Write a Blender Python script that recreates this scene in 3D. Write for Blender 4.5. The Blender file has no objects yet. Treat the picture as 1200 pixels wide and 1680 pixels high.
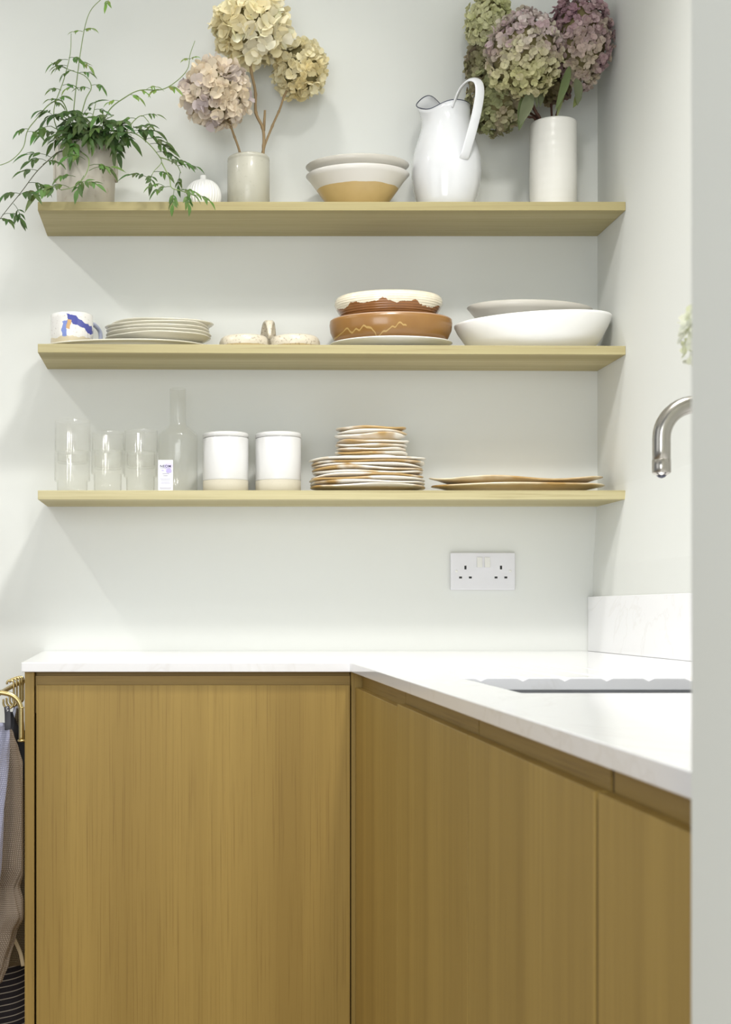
import bpy, bmesh, math, random
from math import sin, cos, pi, radians, sqrt, exp
from mathutils import Vector, Matrix, noise as mnoise

random.seed(7)
SC = bpy.context.scene
COL = SC.collection

# ------------------------------------------------------------------ camera, world, lights, exposure
F = 2214.0            # focal length in pixels of the 1200x1680 frame
VX, VY = 308.0, 1002.0  # vanishing point of the depth direction
ZE = 0.99             # eye height above the floor
cd = bpy.data.cameras.new('camera'); cam = bpy.data.objects.new('camera', cd); COL.objects.link(cam)
cam.location = (0, 0, ZE); cam.rotation_euler = (pi/2, 0, 0)
cd.sensor_fit = 'HORIZONTAL'; cd.sensor_width = 24.0; cd.lens = F/1200*24.0
cd.shift_x = (600-VX)/1200; cd.shift_y = (VY-840)/1200
cd.clip_start = 0.02
cd.dof.use_dof = True; cd.dof.focus_distance = 2.85; cd.dof.aperture_fstop = 12.0
SC.camera = cam

wd = bpy.data.worlds.new('world'); SC.world = wd; wd.use_nodes = True
bg = wd.node_tree.nodes['Background']; bg.inputs[0].default_value = (0.93, 0.97, 1.0, 1); bg.inputs[1].default_value = 0.30

def area(name, loc, target, size, power, color, size_y=None, shape='DISK', spread=None):
    ld = bpy.data.lights.new(name, 'AREA'); ld.shape = shape; ld.size = size
    if size_y: ld.size_y = size_y
    ld.energy = power; ld.color = color
    if spread: ld.spread = spread
    o = bpy.data.objects.new(name, ld); COL.objects.link(o); o.location = loc
    d = Vector(target)-Vector(loc); o.rotation_euler = d.to_track_quat('-Z', 'Y').to_euler()
    return o
CEIL = 2.90
def spot(name, loc, target, cone, power, color, radius=0.06, blend=0.7):
    ld = bpy.data.lights.new(name, 'SPOT'); ld.energy = power; ld.color = color
    ld.spot_size = radians(cone); ld.spot_blend = blend; ld.shadow_soft_size = radius
    o = bpy.data.objects.new(name, ld); COL.objects.link(o); o.location = loc
    d = Vector(target)-Vector(loc); o.rotation_euler = d.to_track_quat('-Z', 'Y').to_euler()
    return o
WARM = (1.0, 0.975, 0.935)
spot('downlight_left', (-1.40, 2.35, CEIL-0.03), (-0.55, 3.0, 0.95), 86, 45, WARM, 0.04)
spot('downlight_shelves', (0.10, 2.50, CEIL-0.03), (0.3, 2.95, 1.0), 80, 15, WARM, 0.08)
spot('downlight_worktop', (0.50, 1.72, CEIL-0.03), (0.5, 1.95, 0.0), 118, 124, WARM, 0.10)
spot('downlight_aisle', (0.10, 1.40, CEIL-0.03), (0.2, 2.6, 0.9), 70, 20, WARM, 0.10)
area('ceiling_lamp', (0.45, 1.55, CEIL-0.02), (0.45, 1.7, 0.9), 0.20, 5, (1.0, 0.98, 0.95))
area('window_daylight_left', (-2.3, 0.6, 1.75), (0.9, 2.4, 1.35), 1.6, 8, (0.95, 0.98, 1.0), 1.8, 'RECTANGLE')
area('fill_light_front', (-0.4, -1.1, 1.5), (0.2, 3, 1.0), 1.8, 51, (0.95, 0.98, 1.0), 1.4, 'RECTANGLE')  # soft frontal fill added behind the camera, no window is built there

SC.view_settings.view_transform = 'Standard'
SC.view_settings.look = 'None'
SC.view_settings.gamma = 1.0
SC.view_settings.use_curve_mapping = False
SC.view_settings.exposure = 0.04
SC.cycles.transparent_max_bounces = 48

# ------------------------------------------------------------------ helpers
def s2l(c):
    return tuple(((v/255)/12.92 if v/255 <= 0.04045 else ((v/255+0.055)/1.055)**2.4) for v in c)

def W(px, py, D):
    """room point of an image point at depth D"""
    return Vector(((px-VX)*D/F, D, ZE+(VY-py)*D/F))

def tag(o, label=None, cat=None, group=None, kind=None):
    if label: o['label'] = label
    if cat: o['category'] = cat
    if group: o['group'] = group
    if kind: o['kind'] = kind
    return o

def thing(name, label, cat, loc, group=None, rz=0):
    o = bpy.data.objects.new(name, None); COL.objects.link(o)
    o.empty_display_size = 0.05
    o.location = loc; o.rotation_euler = (0, 0, rz)
    return tag(o, label, cat, group)

def dup(o, parent=None):
    c = o.copy(); COL.objects.link(c)
    if parent: c.parent = parent
    for ch in list(o.children): dup(ch, c)
    return c

class MB:
    def __init__(s): s.v = []; s.f = []; s.mi = []; s.sm = []; s.c = []
    def add(s, vs, fs, mi=0, smooth=True, col=None):
        o = len(s.v); s.v += [tuple(v) for v in vs]
        for f in fs:
            s.f.append(tuple(i+o for i in f)); s.mi.append(mi); s.sm.append(smooth); s.c.append(col)
    def box(s, x0, x1, y0, y1, z0, z1, mi=0, bev=0.0, seg=2, fn=None):
        bm = bmesh.new(); bmesh.ops.create_cube(bm, size=1)
        for v in bm.verts:
            v.co = Vector(((x0+x1)/2+v.co.x*(x1-x0), (y0+y1)/2+v.co.y*(y1-y0), (z0+z1)/2+v.co.z*(z1-z0)))
        if bev > 0: bmesh.ops.bevel(bm, geom=bm.edges[:], offset=bev, segments=seg, affect='EDGES', profile=0.5)
        bm.verts.index_update()
        vs = [v.co.copy() for v in bm.verts]
        if fn: vs = [fn(v) for v in vs]
        s.add(vs, [[v.index for v in f.verts] for f in bm.faces], mi, False); bm.free()
    def lathe(s, prof, seg=64, c=(0, 0, 0), sx=1, sy=1, mi=0, fn=None, mis=None):
        """prof: list of (r,z); fn(ang,r,z)->(r,z)"""
        vs = []; idx = []
        for (r, z) in prof:
            if r < 1e-6:
                rr, zz = (0, z) if not fn else (0, fn(0, 0, z)[1])
                idx.append([len(vs)]); vs.append((c[0], c[1], c[2]+zz))
            else:
                row = []
                for k in range(seg):
                    a = 2*pi*k/seg
                    rr, zz = (r, z) if not fn else fn(a, r, z)
                    row.append(len(vs)); vs.append((c[0]+rr*cos(a)*sx, c[1]+rr*sin(a)*sy, c[2]+zz))
                idx.append(row)
        for i in range(len(prof)-1):
            A, B = idx[i], idx[i+1]; m = mis[i] if mis else mi; fs = []
            for k in range(seg):
                k2 = (k+1) % seg
                if len(A) == 1 and len(B) == 1: continue
                if len(A) == 1: fs.append((A[0], B[k2], B[k]))
                elif len(B) == 1: fs.append((A[k], A[k2], B[0]))
                else: fs.append((A[k], A[k2], B[k2], B[k]))
            o = 0
            for f in fs:
                s.f.append(tuple(j+len(s.v) for j in f)); s.mi.append(m); s.sm.append(True); s.c.append(None)
        s.v += vs
    def tube(s, pts, rad, seg=10, mi=0, caps=True, flat=1.0, up=None, col=None):
        pts = [Vector(p) for p in pts]; n = len(pts)
        rads = rad if isinstance(rad, (list, tuple)) else [rad]*n
        T = []
        for i in range(n):
            a = pts[max(i-1, 0)]; b = pts[min(i+1, n-1)]; t = (b-a)
            T.append(t.normalized() if t.length > 1e-9 else Vector((0, 0, 1)))
        u = Vector(up) if up else (Vector((0, 0, 1)) if abs(T[0].z) < 0.9 else Vector((1, 0, 0)))
        u = (u-T[0]*u.dot(T[0])).normalized()
        vs = []
        for i in range(n):
            u = (u-T[i]*u.dot(T[i]))
            u = u.normalized() if u.length > 1e-6 else T[i].orthogonal().normalized()
            w = T[i].cross(u)
            for k in range(seg):
                a = 2*pi*k/seg
                vs.append(pts[i]+(u*cos(a)*flat+w*sin(a))*rads[i])
        fs = [(i*seg+k, i*seg+(k+1) % seg, (i+1)*seg+(k+1) % seg, (i+1)*seg+k) for i in range(n-1) for k in range(seg)]
        if caps: fs += [tuple(range(seg-1, -1, -1)), tuple((n-1)*seg+k for k in range(seg))]
        s.add(vs, fs, mi, True, col)
    def build(s, name, mats, parent=None, loc=None, bevel=0, sub=0, colors=False, recalc=True, angle=None):
        me = bpy.data.meshes.new(name); me.from_pydata(s.v, [], s.f)
        if not isinstance(mats, (list, tuple)): mats = [mats]
        for m in mats: me.materials.append(m)
        me.polygons.foreach_set('material_index', s.mi); me.polygons.foreach_set('use_smooth', s.sm)
        if colors:
            ca = me.color_attributes.new('tint', 'FLOAT_COLOR', 'CORNER'); buf = []
            for p in me.polygons:
                cc = s.c[p.index] or (1, 1, 1)
                for _ in p.loop_indices: buf += [cc[0], cc[1], cc[2], 1]
            ca.data.foreach_set('color', buf)
        me.update()
        if recalc:
            bm = bmesh.new(); bm.from_mesh(me); bmesh.ops.recalc_face_normals(bm, faces=bm.faces[:]); bm.to_mesh(me); bm.free()
        if angle: me.set_sharp_from_angle(angle=radians(angle))
        o = bpy.data.objects.new(name, me); COL.objects.link(o)
        if parent: o.parent = parent
        if loc is not None: o.location = loc
        if bevel:
            m = o.modifiers.new('bevel', 'BEVEL'); m.width = bevel; m.segments = 2; m.limit_method = 'ANGLE'; m.angle_limit = radians(40)
        if sub:
            m = o.modifiers.new('sub', 'SUBSURF'); m.levels = sub; m.render_levels = sub
        return o

def smooth_path(pts, n=8):
    pts = [Vector(p) for p in pts]; out = []
    P = [pts[0]*2-pts[1]]+pts+[pts[-1]*2-pts[-2]]
    for i in range(1, len(P)-2):
        for k in range(n):
            t = k/n; p0, p1, p2, p3 = P[i-1], P[i], P[i+1], P[i+2]
            out.append(0.5*((2*p1)+(-p0+p2)*t+(2*p0-5*p1+4*p2-p3)*t*t+(-p0+3*p1-3*p2+p3)*t**3))
    out.append(pts[-1]); return out

# ------------------------------------------------------------------ materials
class N:
    """tiny node helper"""
    def __init__(s, name):
        s.m = bpy.data.materials.new(name); s.m.use_nodes = True; s.t = s.m.node_tree
        s.b = s.t.nodes['Principled BSDF']; s.tc = None
    def n(s, typ, **kw):
        nd = s.t.nodes.new(typ)
        for k, v in kw.items():
            if k in nd.inputs: s.put(nd.inputs[k], v)
            else: setattr(nd, k, v)
        return nd
    def put(s, inp, v):
        if isinstance(v, bpy.types.NodeSocket): s.t.links.new(v, inp)
        else: inp.default_value = v
    def coord(s, kind='Object', scale=(1, 1, 1), loc=(0, 0, 0)):
        if not s.tc: s.tc = s.t.nodes.new('ShaderNodeTexCoord')
        mp = s.t.nodes.new('ShaderNodeMapping'); s.t.links.new(s.tc.outputs[kind], mp.inputs['Vector'])
        mp.inputs['Scale'].default_value = scale; mp.inputs['Location'].default_value = loc
        return mp.outputs[0]
    def noise(s, vec, scale, detail=3, rough=0.5, dist=0):
        nd = s.t.nodes.new('ShaderNodeTexNoise'); s.t.links.new(vec, nd.inputs['Vector'])
        nd.inputs['Scale'].default_value = scale; nd.inputs['Detail'].default_value = detail
        nd.inputs['Roughness'].default_value = rough; nd.inputs['Distortion'].default_value = dist
        return nd.outputs[0]
    def ramp(s, fac, stops, interp='LINEAR'):
        nd = s.t.nodes.new('ShaderNodeValToRGB'); s.t.links.new(fac, nd.inputs[0]); r = nd.color_ramp; r.interpolation = interp
        while len(r.elements) < len(stops): r.elements.new(0.5)
        for e, (p, c) in zip(r.elements, stops): e.position = p; e.color = (c[0], c[1], c[2], 1)
        return nd.outputs[0]
    def mix(s, fac, a, b, mode='MIX'):
        nd = s.t.nodes.new('ShaderNodeMix'); nd.data_type = 'RGBA'; nd.blend_type = mode
        s.put(nd.inputs[0], fac)
        for i, v in ((6, a), (7, b)):
            s.put(nd.inputs[i], v if isinstance(v, bpy.types.NodeSocket) else (v[0], v[1], v[2], 1))
        return nd.outputs[2]
    def math(s, op, a, b=0.0, clamp=False):
        nd = s.t.nodes.new('ShaderNodeMath'); nd.operation = op; nd.use_clamp = clamp
        s.put(nd.inputs[0], a); s.put(nd.inputs[1], b); return nd.outputs[0]
    def bump(s, h, strength=0.2, dist=0.001):
        nd = s.t.nodes.new('ShaderNodeBump'); s.t.links.new(h, nd.inputs['Height'])
        nd.inputs['Strength'].default_value = strength; nd.inputs['Distance'].default_value = dist
        s.t.links.new(nd.outputs[0], s.b.inputs['Normal'])
    def sep(s, vec):
        nd = s.t.nodes.new('ShaderNodeSeparateXYZ'); s.t.links.new(vec, nd.inputs[0]); return nd.outputs
    def set(s, color=None, rough=None, metal=None, coat=None, spec=None, trans=None, ior=None, sss=None):
        b = s.b.inputs
        if color is not None: s.put(b['Base Color'], color if isinstance(color, bpy.types.NodeSocket) else (color[0], color[1], color[2], 1))
        if rough is not None: s.put(b['Roughness'], rough)
        if metal is not None: b['Metallic'].default_value = metal
        if coat is not None: b['Coat Weight'].default_value = coat; b['Coat Roughness'].default_value = 0.08
        if spec is not None: b['Specular IOR Level'].default_value = spec
        if trans is not None: b['Transmission Weight'].default_value = trans
        if ior is not None: b['IOR'].default_value = ior
        return s

def paint(name, rgb, rough=0.85):
    n = N(name); v = n.coord('Object')
    c = n.mix(n.math('MULTIPLY', n.noise(v, 1.4, 3), 0.6), s2l(rgb), s2l(tuple(x-5 for x in rgb)))
    n.set(c, rough, spec=0.25); n.bump(n.noise(v, 260, 2), 0.06, 0.0006); return n.m

def oak(name, light, dark, grain, along='Z', rough=0.5, seed=0.0):
    """fine straight grain running along one axis, with slow colour drift between veneer strips"""
    n = N(name)
    sc = {'Z': (1, 1, 0.012), 'X': (0.012, 1, 1), 'Y': (1, 0.012, 1)}[along]
    v = n.coord('Object', sc, (seed, seed*1.7, seed*0.6))
    fine = n.noise(v, 330, 5, 0.62)
    mid = n.noise(v, 70, 4, 0.6, 0.35)
    wide = n.noise(v, 9, 3, 0.5, 0.4)
    c = n.mix(n.ramp(wide, [(0.36, (0, 0, 0)), (0.66, (1, 1, 1))]), s2l(light), s2l(dark))
    c = n.mix(n.math('MULTIPLY', n.ramp(mid, [(0.42, (0, 0, 0)), (0.7, (1, 1, 1))]), 0.45), c, s2l(dark))
    c = n.mix(n.math('MULTIPLY', n.ramp(fine, [(0.52, (0, 0, 0)), (0.68, (1, 1, 1))]), 0.5), c, s2l(grain))
    n.set(c, rough, spec=0.35); n.bump(fine, 0.12, 0.0006); return n.m

def plain(name, rgb, rough=0.4, metal=0.0, coat=None, spec=None):
    n = N(name); v = n.coord('Object')
    c = n.mix(n.noise(v, 35, 2), s2l(tuple(max(0, x-3) for x in rgb)), s2l(tuple(min(255, x+3) for x in rgb)))
    n.set(c, rough, metal, coat, spec); return n.m

def ceramic(name, rgb, rough=0.3, speck=None, amt=0.6, coat=0.2, scale=160, vary=6):
    n = N(name); v = n.coord('Object')
    c = n.mix(n.noise(v, 18, 3), s2l(rgb), s2l(tuple(max(0, x-vary) for x in rgb)))
    if speck:
        c = n.mix(n.math('MULTIPLY', n.ramp(n.noise(v, scale, 2, 0.6), [(0.62, (0, 0, 0)), (0.70, (1, 1, 1))]), amt), c, s2l(speck))
    n.set(c, rough, coat=coat); n.bump(n.noise(v, 60, 2), 0.05, 0.001); return n.m

def zsplit(name, top, bottom, z, edge=0.004, rough=0.35, speck=None, scale=140):
    """glaze dipped down to height z, bare clay below"""
    n = N(name); v = n.coord('Object'); x, y, zz = n.sep(v)
    wob = n.math('MULTIPLY', n.math('SUBTRACT', n.noise(v, 30, 2), 0.5), edge)
    f = n.math('GREATER_THAN', n.math('ADD', zz, wob), z)
    base = n.mix(n.noise(v, 40, 3), s2l(bottom), s2l(tuple(max(0, q-14) for q in bottom)))
    c = n.mix(f, base, s2l(top))
    if speck: c = n.mix(n.math('MULTIPLY', n.ramp(n.noise(v, scale, 2), [(0.60, (0, 0, 0)), (0.66, (1, 1, 1))]), 0.5), c, s2l(speck))
    n.set(c, rough, coat=0.15); return n.m

def tinted(name, rough=0.65, mul=(1, 1, 1), sss=0):
    n = N(name); a = n.t.nodes.new('ShaderNodeVertexColor'); a.layer_name = 'tint'
    v = n.coord('Object')
    c = n.mix(n.math('MULTIPLY', n.noise(v, 220, 2), 0.12), a.outputs[0], (0.25, 0.2, 0.1))
    n.set(c, rough, spec=0.25)
    # thin petals and leaves let some light through
    tr = n.t.nodes.new('ShaderNodeBsdfTranslucent'); n.t.links.new(c, tr.inputs[0])
    ms = n.t.nodes.new('ShaderNodeMixShader'); ms.inputs[0].default_value = 0.28
    out = n.t.nodes['Material Output']
    n.t.links.new(n.b.outputs[0], ms.inputs[1]); n.t.links.new(tr.outputs[0], ms.inputs[2]); n.t.links.new(ms.outputs[0], out.inputs[0])
    return n.m

def waffle(name, a, b, scale=420):
    n = N(name); v = n.coord('UV')
    w1 = n.t.nodes.new('ShaderNodeTexWave'); w1.bands_direction = 'X'; w1.inputs['Scale'].default_value = scale/10; n.t.links.new(v, w1.inputs[0])
    w2 = n.t.nodes.new('ShaderNodeTexWave'); w2.bands_direction = 'Y'; w2.inputs['Scale'].default_value = scale/10; n.t.links.new(v, w2.inputs[0])
    h = n.math('MULTIPLY', w1.outputs['Fac'], w2.outputs['Fac'])
    c = n.mix(h, s2l(b), s2l(a)); n.set(c, 0.9, spec=0.1); n.bump(h, 0.5, 0.0015); return n.m

M = {}
M['wall'] = paint('wall_paint', (222, 224, 220))
M['pier'] = paint('pier_paint', (222, 224, 218))
M['ceil'] = paint('ceiling_paint', (238, 238, 234))
M['floor'] = oak('floor_boards', (168, 150, 122), (150, 130, 102), (120, 100, 76), 'Y')
M['door'] = oak('oak_door', (170, 142, 76), (152, 125, 64), (120, 93, 44), 'Z')
M['door2'] = oak('oak_door_side', (170, 142, 76), (152, 125, 64), (126, 99, 48), 'Z', seed=3.1)
M['rail'] = oak('oak_rail', (166, 138, 76), (146, 119, 62), (112, 86, 44), 'X', seed=5)
M['rail2'] = oak('oak_rail_side', (166, 138, 76), (146, 119, 62), (112, 86, 44), 'Y', seed=6)
M['shelf'] = oak('oak_shelf', (194, 185, 146), (160, 149, 106), (138, 123, 82), 'X', 0.55, seed=2)
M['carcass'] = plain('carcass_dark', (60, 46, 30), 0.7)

def quartz():
    n = N('white_quartz'); v = n.coord('Object', (1, 1, 1))
    w = n.noise(v, 2.2, 5, 0.6, 1.4)
    vein = n.ramp(w, [(0.485, (0, 0, 0)), (0.5, (1, 1, 1)), (0.515, (0, 0, 0))])
    c = n.mix(n.math('MULTIPLY', vein, 0.16), s2l((244, 244, 246)), s2l((206, 200, 192)))
    n.set(c, 0.07, spec=0.8); return n.m
M['quartz'] = quartz()
M['plastic'] = plain('white_plastic', (222, 222, 226), 0.3)
M['plastic2'] = plain('white_rocker', (228, 228, 224), 0.22)
M['hole'] = plain('dark_hole', (34, 34, 34), 0.6)
M['steel'] = plain('brushed_steel', (176, 172, 164), 0.24, 1.0)
M['steel2'] = plain('sink_steel', (150, 152, 158), 0.3, 1.0)
M['brass'] = plain('brushed_brass', (188, 170, 120), 0.30, 1.0)
M['enamel'] = plain('white_enamel', (216, 218, 221), 0.12, coat=0.5)
M['navy'] = plain('navy_rim', (42, 48, 72), 0.3)
M['whitegl'] = ceramic('white_glaze', (236, 236, 232), 0.25)
M['matwhite'] = ceramic('matt_white', (240, 240, 238), 0.45, coat=0.05)
M['vasewhite'] = ceramic('white_vase_glaze', (222, 221, 215), 0.3, coat=0.3)
M['greypot'] = ceramic('grey_pot_glaze', (202, 196, 184), 0.55, (170, 156, 138), 0.45, 0.02, 70, 20)
M['greyvase'] = ceramic('grey_vase_glaze', (186, 184, 170), 0.4, (160, 156, 142), 0.3, 0.2, 90, 14)
M['plategrey'] = ceramic('pale_grey_glaze', (216, 212, 196), 0.25, coat=0.3)
M['greybowl'] = ceramic('warm_grey_glaze', (196, 192, 182), 0.35, coat=0.1)
M['soil'] = plain('potting_soil', (50, 38, 28), 0.95)
M['woodstem'] = plain('dry_stem', (146, 124, 90), 0.8)
M['darkstem'] = plain('dark_stem', (84, 56, 44), 0.8)
M['petal'] = tinted('hydrangea_petals')
M['leaf'] = tinted('leaf_green', 0.45)
M['core'] = plain('bloom_core', (120, 112, 74), 0.9)
M['vine'] = plain('vine_green', (120, 142, 84), 0.6)
M['vinedark'] = plain('vine_brown', (70, 70, 48), 0.6)
M['bowl_dip'] = zsplit('dipped_bowl_glaze', (210, 207, 201), (196, 170, 118), 0.052, 0.004, 0.35)
M['canister'] = ceramic('canister_white', (216, 216, 215), 0.35, coat=0.1)
M['canbase'] = ceramic('canister_bare_clay', (194, 188, 170), 0.75, (180, 172, 152), 0.3, 0.0, 200)
M['speckle'] = zsplit('speckled_dish_glaze', (208, 200, 182), (192, 172, 130), 0.011, 0.006, 0.35, (120, 100, 74), 200)

def glassmat(name='ribbed_glass'):
    """thin clear glass: mostly see-through, edge reflections, slight haze of the ribs"""
    n = N(name); t = n.t
    dd = t.nodes.new('ShaderNodeBsdfDiffuse'); dd.inputs[0].default_value = (0.9, 0.9, 0.88, 1); ad = t.nodes.new('ShaderNodeMixShader'); ad.inputs[0].default_value = 0.6
    tr = t.nodes.new('ShaderNodeBsdfTransparent'); tr.inputs[0].default_value = (0.992, 0.993, 0.988, 1)
    gl = t.nodes.new('ShaderNodeBsdfGlossy'); gl.inputs['Roughness'].default_value = 0.08
    df = t.nodes.new('ShaderNodeBsdfTranslucent'); df.inputs[0].default_value = (0.9, 0.9, 0.88, 1)
    lw = t.nodes.new('ShaderNodeLayerWeight'); lw.inputs[0].default_value = 0.30
    m1 = t.nodes.new('ShaderNodeMixShader'); m1.inputs[0].default_value = 0.06
    m2 = t.nodes.new('ShaderNodeMixShader')
    t.links.new(tr.outputs[0], m1.inputs[1]); t.links.new(df.outputs[0], ad.inputs[1]); t.links.new(dd.outputs[0], ad.inputs[2]); t.links.new(ad.outputs[0], m1.inputs[2])
    t.links.new(n.math('ADD', n.math('MULTIPLY', n.math('POWER', lw.outputs['Facing'], 3.0), 0.35), 0.02), m2.inputs[0])
    t.links.new(m1.outputs[0], m2.inputs[1]); t.links.new(gl.outputs[0], m2.inputs[2])
    t.links.new(m2.outputs[0], t.nodes['Material Output'].inputs[0]); t.nodes.remove(n.b)
    return n.m
M['glass'] = glassmat()

def handmade(name, white, ochre, lo=0.46, hi=0.56, scale=9, sq=1.0, rimz=0.010):
    """white glaze worn through to ochre clay in drifting patches"""
    n = N(name); v = n.coord('Object', (1, 1, sq))
    oi = n.t.nodes.new('ShaderNodeObjectInfo')
    ad = n.t.nodes.new('ShaderNodeVectorMath'); ad.operation = 'ADD'; n.t.links.new(v, ad.inputs[0])
    cv = n.t.nodes.new('ShaderNodeCombineXYZ')
    for i in range(3): n.t.links.new(n.math('MULTIPLY', oi.outputs['Random'], 37.0+11*i), cv.inputs[i])
    n.t.links.new(cv.outputs[0], ad.inputs[1])
    x, y, z = n.sep(v)
    f = n.ramp(n.noise(ad.outputs[0], scale, 3, 0.55, 0.3), [(lo, (0, 0, 0)), (hi, (1, 1, 1))])
    oc = n.mix(n.noise(ad.outputs[0], 26, 3), s2l(ochre), s2l(tuple(q*0.82 for q in ochre)))
    under = n.mix(n.noise(ad.outputs[0], 12, 3), s2l((202, 188, 152)), oc)
    # the glaze sits on the rim and stops short of the underside
    low = n.ramp(n.math('ADD', z, n.math('MULTIPLY', n.math('SUBTRACT', n.noise(ad.outputs[0], 14, 2), 0.5), 0.004)), [(rimz-0.0012, (1, 1, 1)), (rimz+0.0012, (0, 0, 0))])
    c = n.mix(f, s2l(white), oc); c = n.mix(low, c, under)
    n.set(c, 0.28, coat=0.3); n.bump(n.noise(v, 55, 3), 0.15, 0.002); return n.m
M['hand'] = handmade('handmade_plate_glaze', (238, 234, 226), (206, 170, 110), 0.50, 0.60, 7, 1.0)
M['handplat'] = handmade('handmade_platter_glaze', (228, 216, 190), (202, 164, 104), 0.42, 0.58, 7, 1.0, 0.0135)

def terracotta():
    n = N('terracotta_glaze'); v = n.coord('Object'); x, y, z = n.sep(v)
    c = n.mix(n.noise(v, 22, 4), s2l((150, 111, 58)), s2l((134, 93, 45)))
    # pale zig-zag run of slip low on the front left
    nz = n.noise(n.coord('Object', (1, 0.2, 0.05)), 34, 1.5, 0.5)
    line = n.math('ADD', n.math('MULTIPLY', nz, 0.080), -0.020)
    d = n.math('ABSOLUTE', n.math('SUBTRACT', z, line))
    m = n.math('LESS_THAN', d, 0.0017)
    m = n.math('MULTIPLY', m, n.math('LESS_THAN', x, 0.02)); m = n.math('MULTIPLY', m, n.math('LESS_THAN', y, 0.0))
    c = n.mix(n.math('MULTIPLY', m, 0.55), c, s2l((208, 180, 116)))
    rim = n.math('GREATER_THAN', z, 0.0535)
    c = n.mix(n.math('MULTIPLY', rim, 0.6), c, s2l((190, 160, 140)))
    n.set(c, 0.3, coat=0.3); return n.m
M['terra'] = terracotta()

def creamdrip():
    n = N('cream_dripped_terracotta'); v = n.coord('Object'); x, y, z = n.sep(v)
    c = n.mix(n.noise(v, 40, 4), s2l((148, 98, 52)), s2l((126, 78, 38)))
    w = n.noise(n.coord('Object', (1, 1, 0.25)), 19, 4, 0.6)
    f = n.math('GREATER_THAN', n.math('ADD', z, n.math('MULTIPLY', n.math('SUBTRACT', w, 0.5), 0.055)), 0.034)
    c = n.mix(f, c, n.mix(n.noise(v, 80, 2), s2l((236, 230, 212)), s2l((218, 206, 180))))
    n.set(c, 0.2, coat=0.5); n.bump(n.math('SINE', n.math('MULTIPLY', z, 1300)), 0.25, 0.001); return n.m
M['creamdrip'] = creamdrip()

def mugmat():
    n = N('mug_glaze'); v = n.coord('Object'); x, y, z = n.sep(v)
    vv = n.coord('Object')
    wx = n.math('MULTIPLY', n.math('SUBTRACT', n.noise(vv, 45, 3), 0.5), 0.018)
    X = n.math('ADD', x, wx); Z = n.math('ADD', z, wx)
    def rect(x0, x1, z0, z1, sl=0.0):
        zz = n.math('ADD', Z, n.math('MULTIPLY', X, sl))
        a = n.math('MULTIPLY', n.math('GREATER_THAN', X, x0), n.math('LESS_THAN', X, x1))
        b = n.math('MULTIPLY', n.math('GREATER_THAN', zz, z0), n.math('LESS_THAN', zz, z1))
        return n.math('MULTIPLY', n.math('MULTIPLY', a, b), n.math('LESS_THAN', y, 0.0))
    base = n.mix(n.ramp(n.noise(vv, 200, 2), [(0.6, (0, 0, 0)), (0.7, (1, 1, 1))]), s2l((230, 228, 224)), s2l((202, 196, 190)))
    base = n.mix(n.math('LESS_THAN', Z, 0.020), base, s2l((212, 200, 172)))
    base = n.mix(rect(-0.018, -0.008, 0.018, 0.050), base, s2l((122, 140, 204)))
    base = n.mix(rect(-0.007, 0.047, 0.049, 0.066, 0.45), base, s2l((78, 84, 160)))
    base = n.mix(rect(-0.008, 0.002, 0.036, 0.052), base, s2l((206, 166, 116)))
    n.set(base, 0.25, coat=0.4); return n.m
M['mug'] = mugmat()
M['mughandle'] = plain('mug_handle_glaze', (170, 176, 198), 0.25)

# ------------------------------------------------------------------ the setting
def struct(o): return tag(o, kind='structure')
DB = 3.05            # back wall
XR_UP, XR_LO = 0.927, 0.917   # right wall, slightly out of plumb above the worktop
m = MB(); m.box(-2.6, 1.30, DB, DB+0.12, 0, CEIL); struct(m.build('wall_back', M['wall']))
m = MB()
pr = [(XR_LO, 0.0), (XR_LO, ZE+0.10), (XR_UP, ZE+0.27), (XR_UP, CEIL)]
vs = []
for y in (0.726, DB):
    for (x, z) in pr: vs.append((x, y, z))
    vs += [(1.05, y, CEIL), (1.05, y, 0)]
k = 6; fs = [(i, i+1, k+i+1, k+i) for i in range(5)]+[(5, 0, k, k+5), tuple(range(6)), tuple(range(11, 5, -1))]
m.add(vs, fs, 0, False); struct(m.build('wall_right', M['wall']))
m = MB(); m.box(0.270, 1.05, -1.2, 0.726, 0, CEIL, bev=0.003); struct(m.build('wall_front', M['pier']))
m = MB(); m.box(-2.6, 1.30, -1.4, DB+0.12, -0.06, 0); struct(m.build('floor', M['floor']))
m = MB(); m.box(-2.6, 1.30, 0.2, DB+0.12, CEIL, CEIL+0.06); struct(m.build('ceiling', M['ceil']))

# ------------------------------------------------------------------ worktop, sink, splashback
ZT = ZE-0.091; TH = 0.0167
CF = 2.372           # front edge of the back run
XI = 0.2864          # front edge of the right run
SX0, SX1, SY0, SY1 = 0.370, 0.760, 1.492, 1.831
G = [0.398, 0.455, 0.512, 0.569, 0.626, 0.683]
xs = [-0.2925, 0.2864, SX0]
for g in G: xs += [g-0.008, g, g+0.008]
xs += [SX1, XR_LO-0.001]
ys = [0.728, SY0, SY1, SY1+0.13, 2.214, CF, DB-0.001]
def topz(i, j):
    if xs[i] in G and ys[j] in (SY1, SY1+0.13): return ZT-(0.0038 if ys[j] == SY1 else 0.0022)
    return ZT
def gx(i, j):
    if i == 0: return -0.2925 if ys[j] <= CF else -0.326     # the end runs slightly out of square
    return xs[i]
inc = {}
for i in range(len(xs)-1):
    for j in range(len(ys)-1):
        a = ys[j] >= CF or xs[i] >= XI
        hole = xs[i] >= SX0 and xs[i+1] <= SX1 and ys[j] >= SY0 and ys[j+1] <= SY1
        if a and not hole: inc[(i, j)] = 1
vid = {}; vs = []; fs = []
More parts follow.
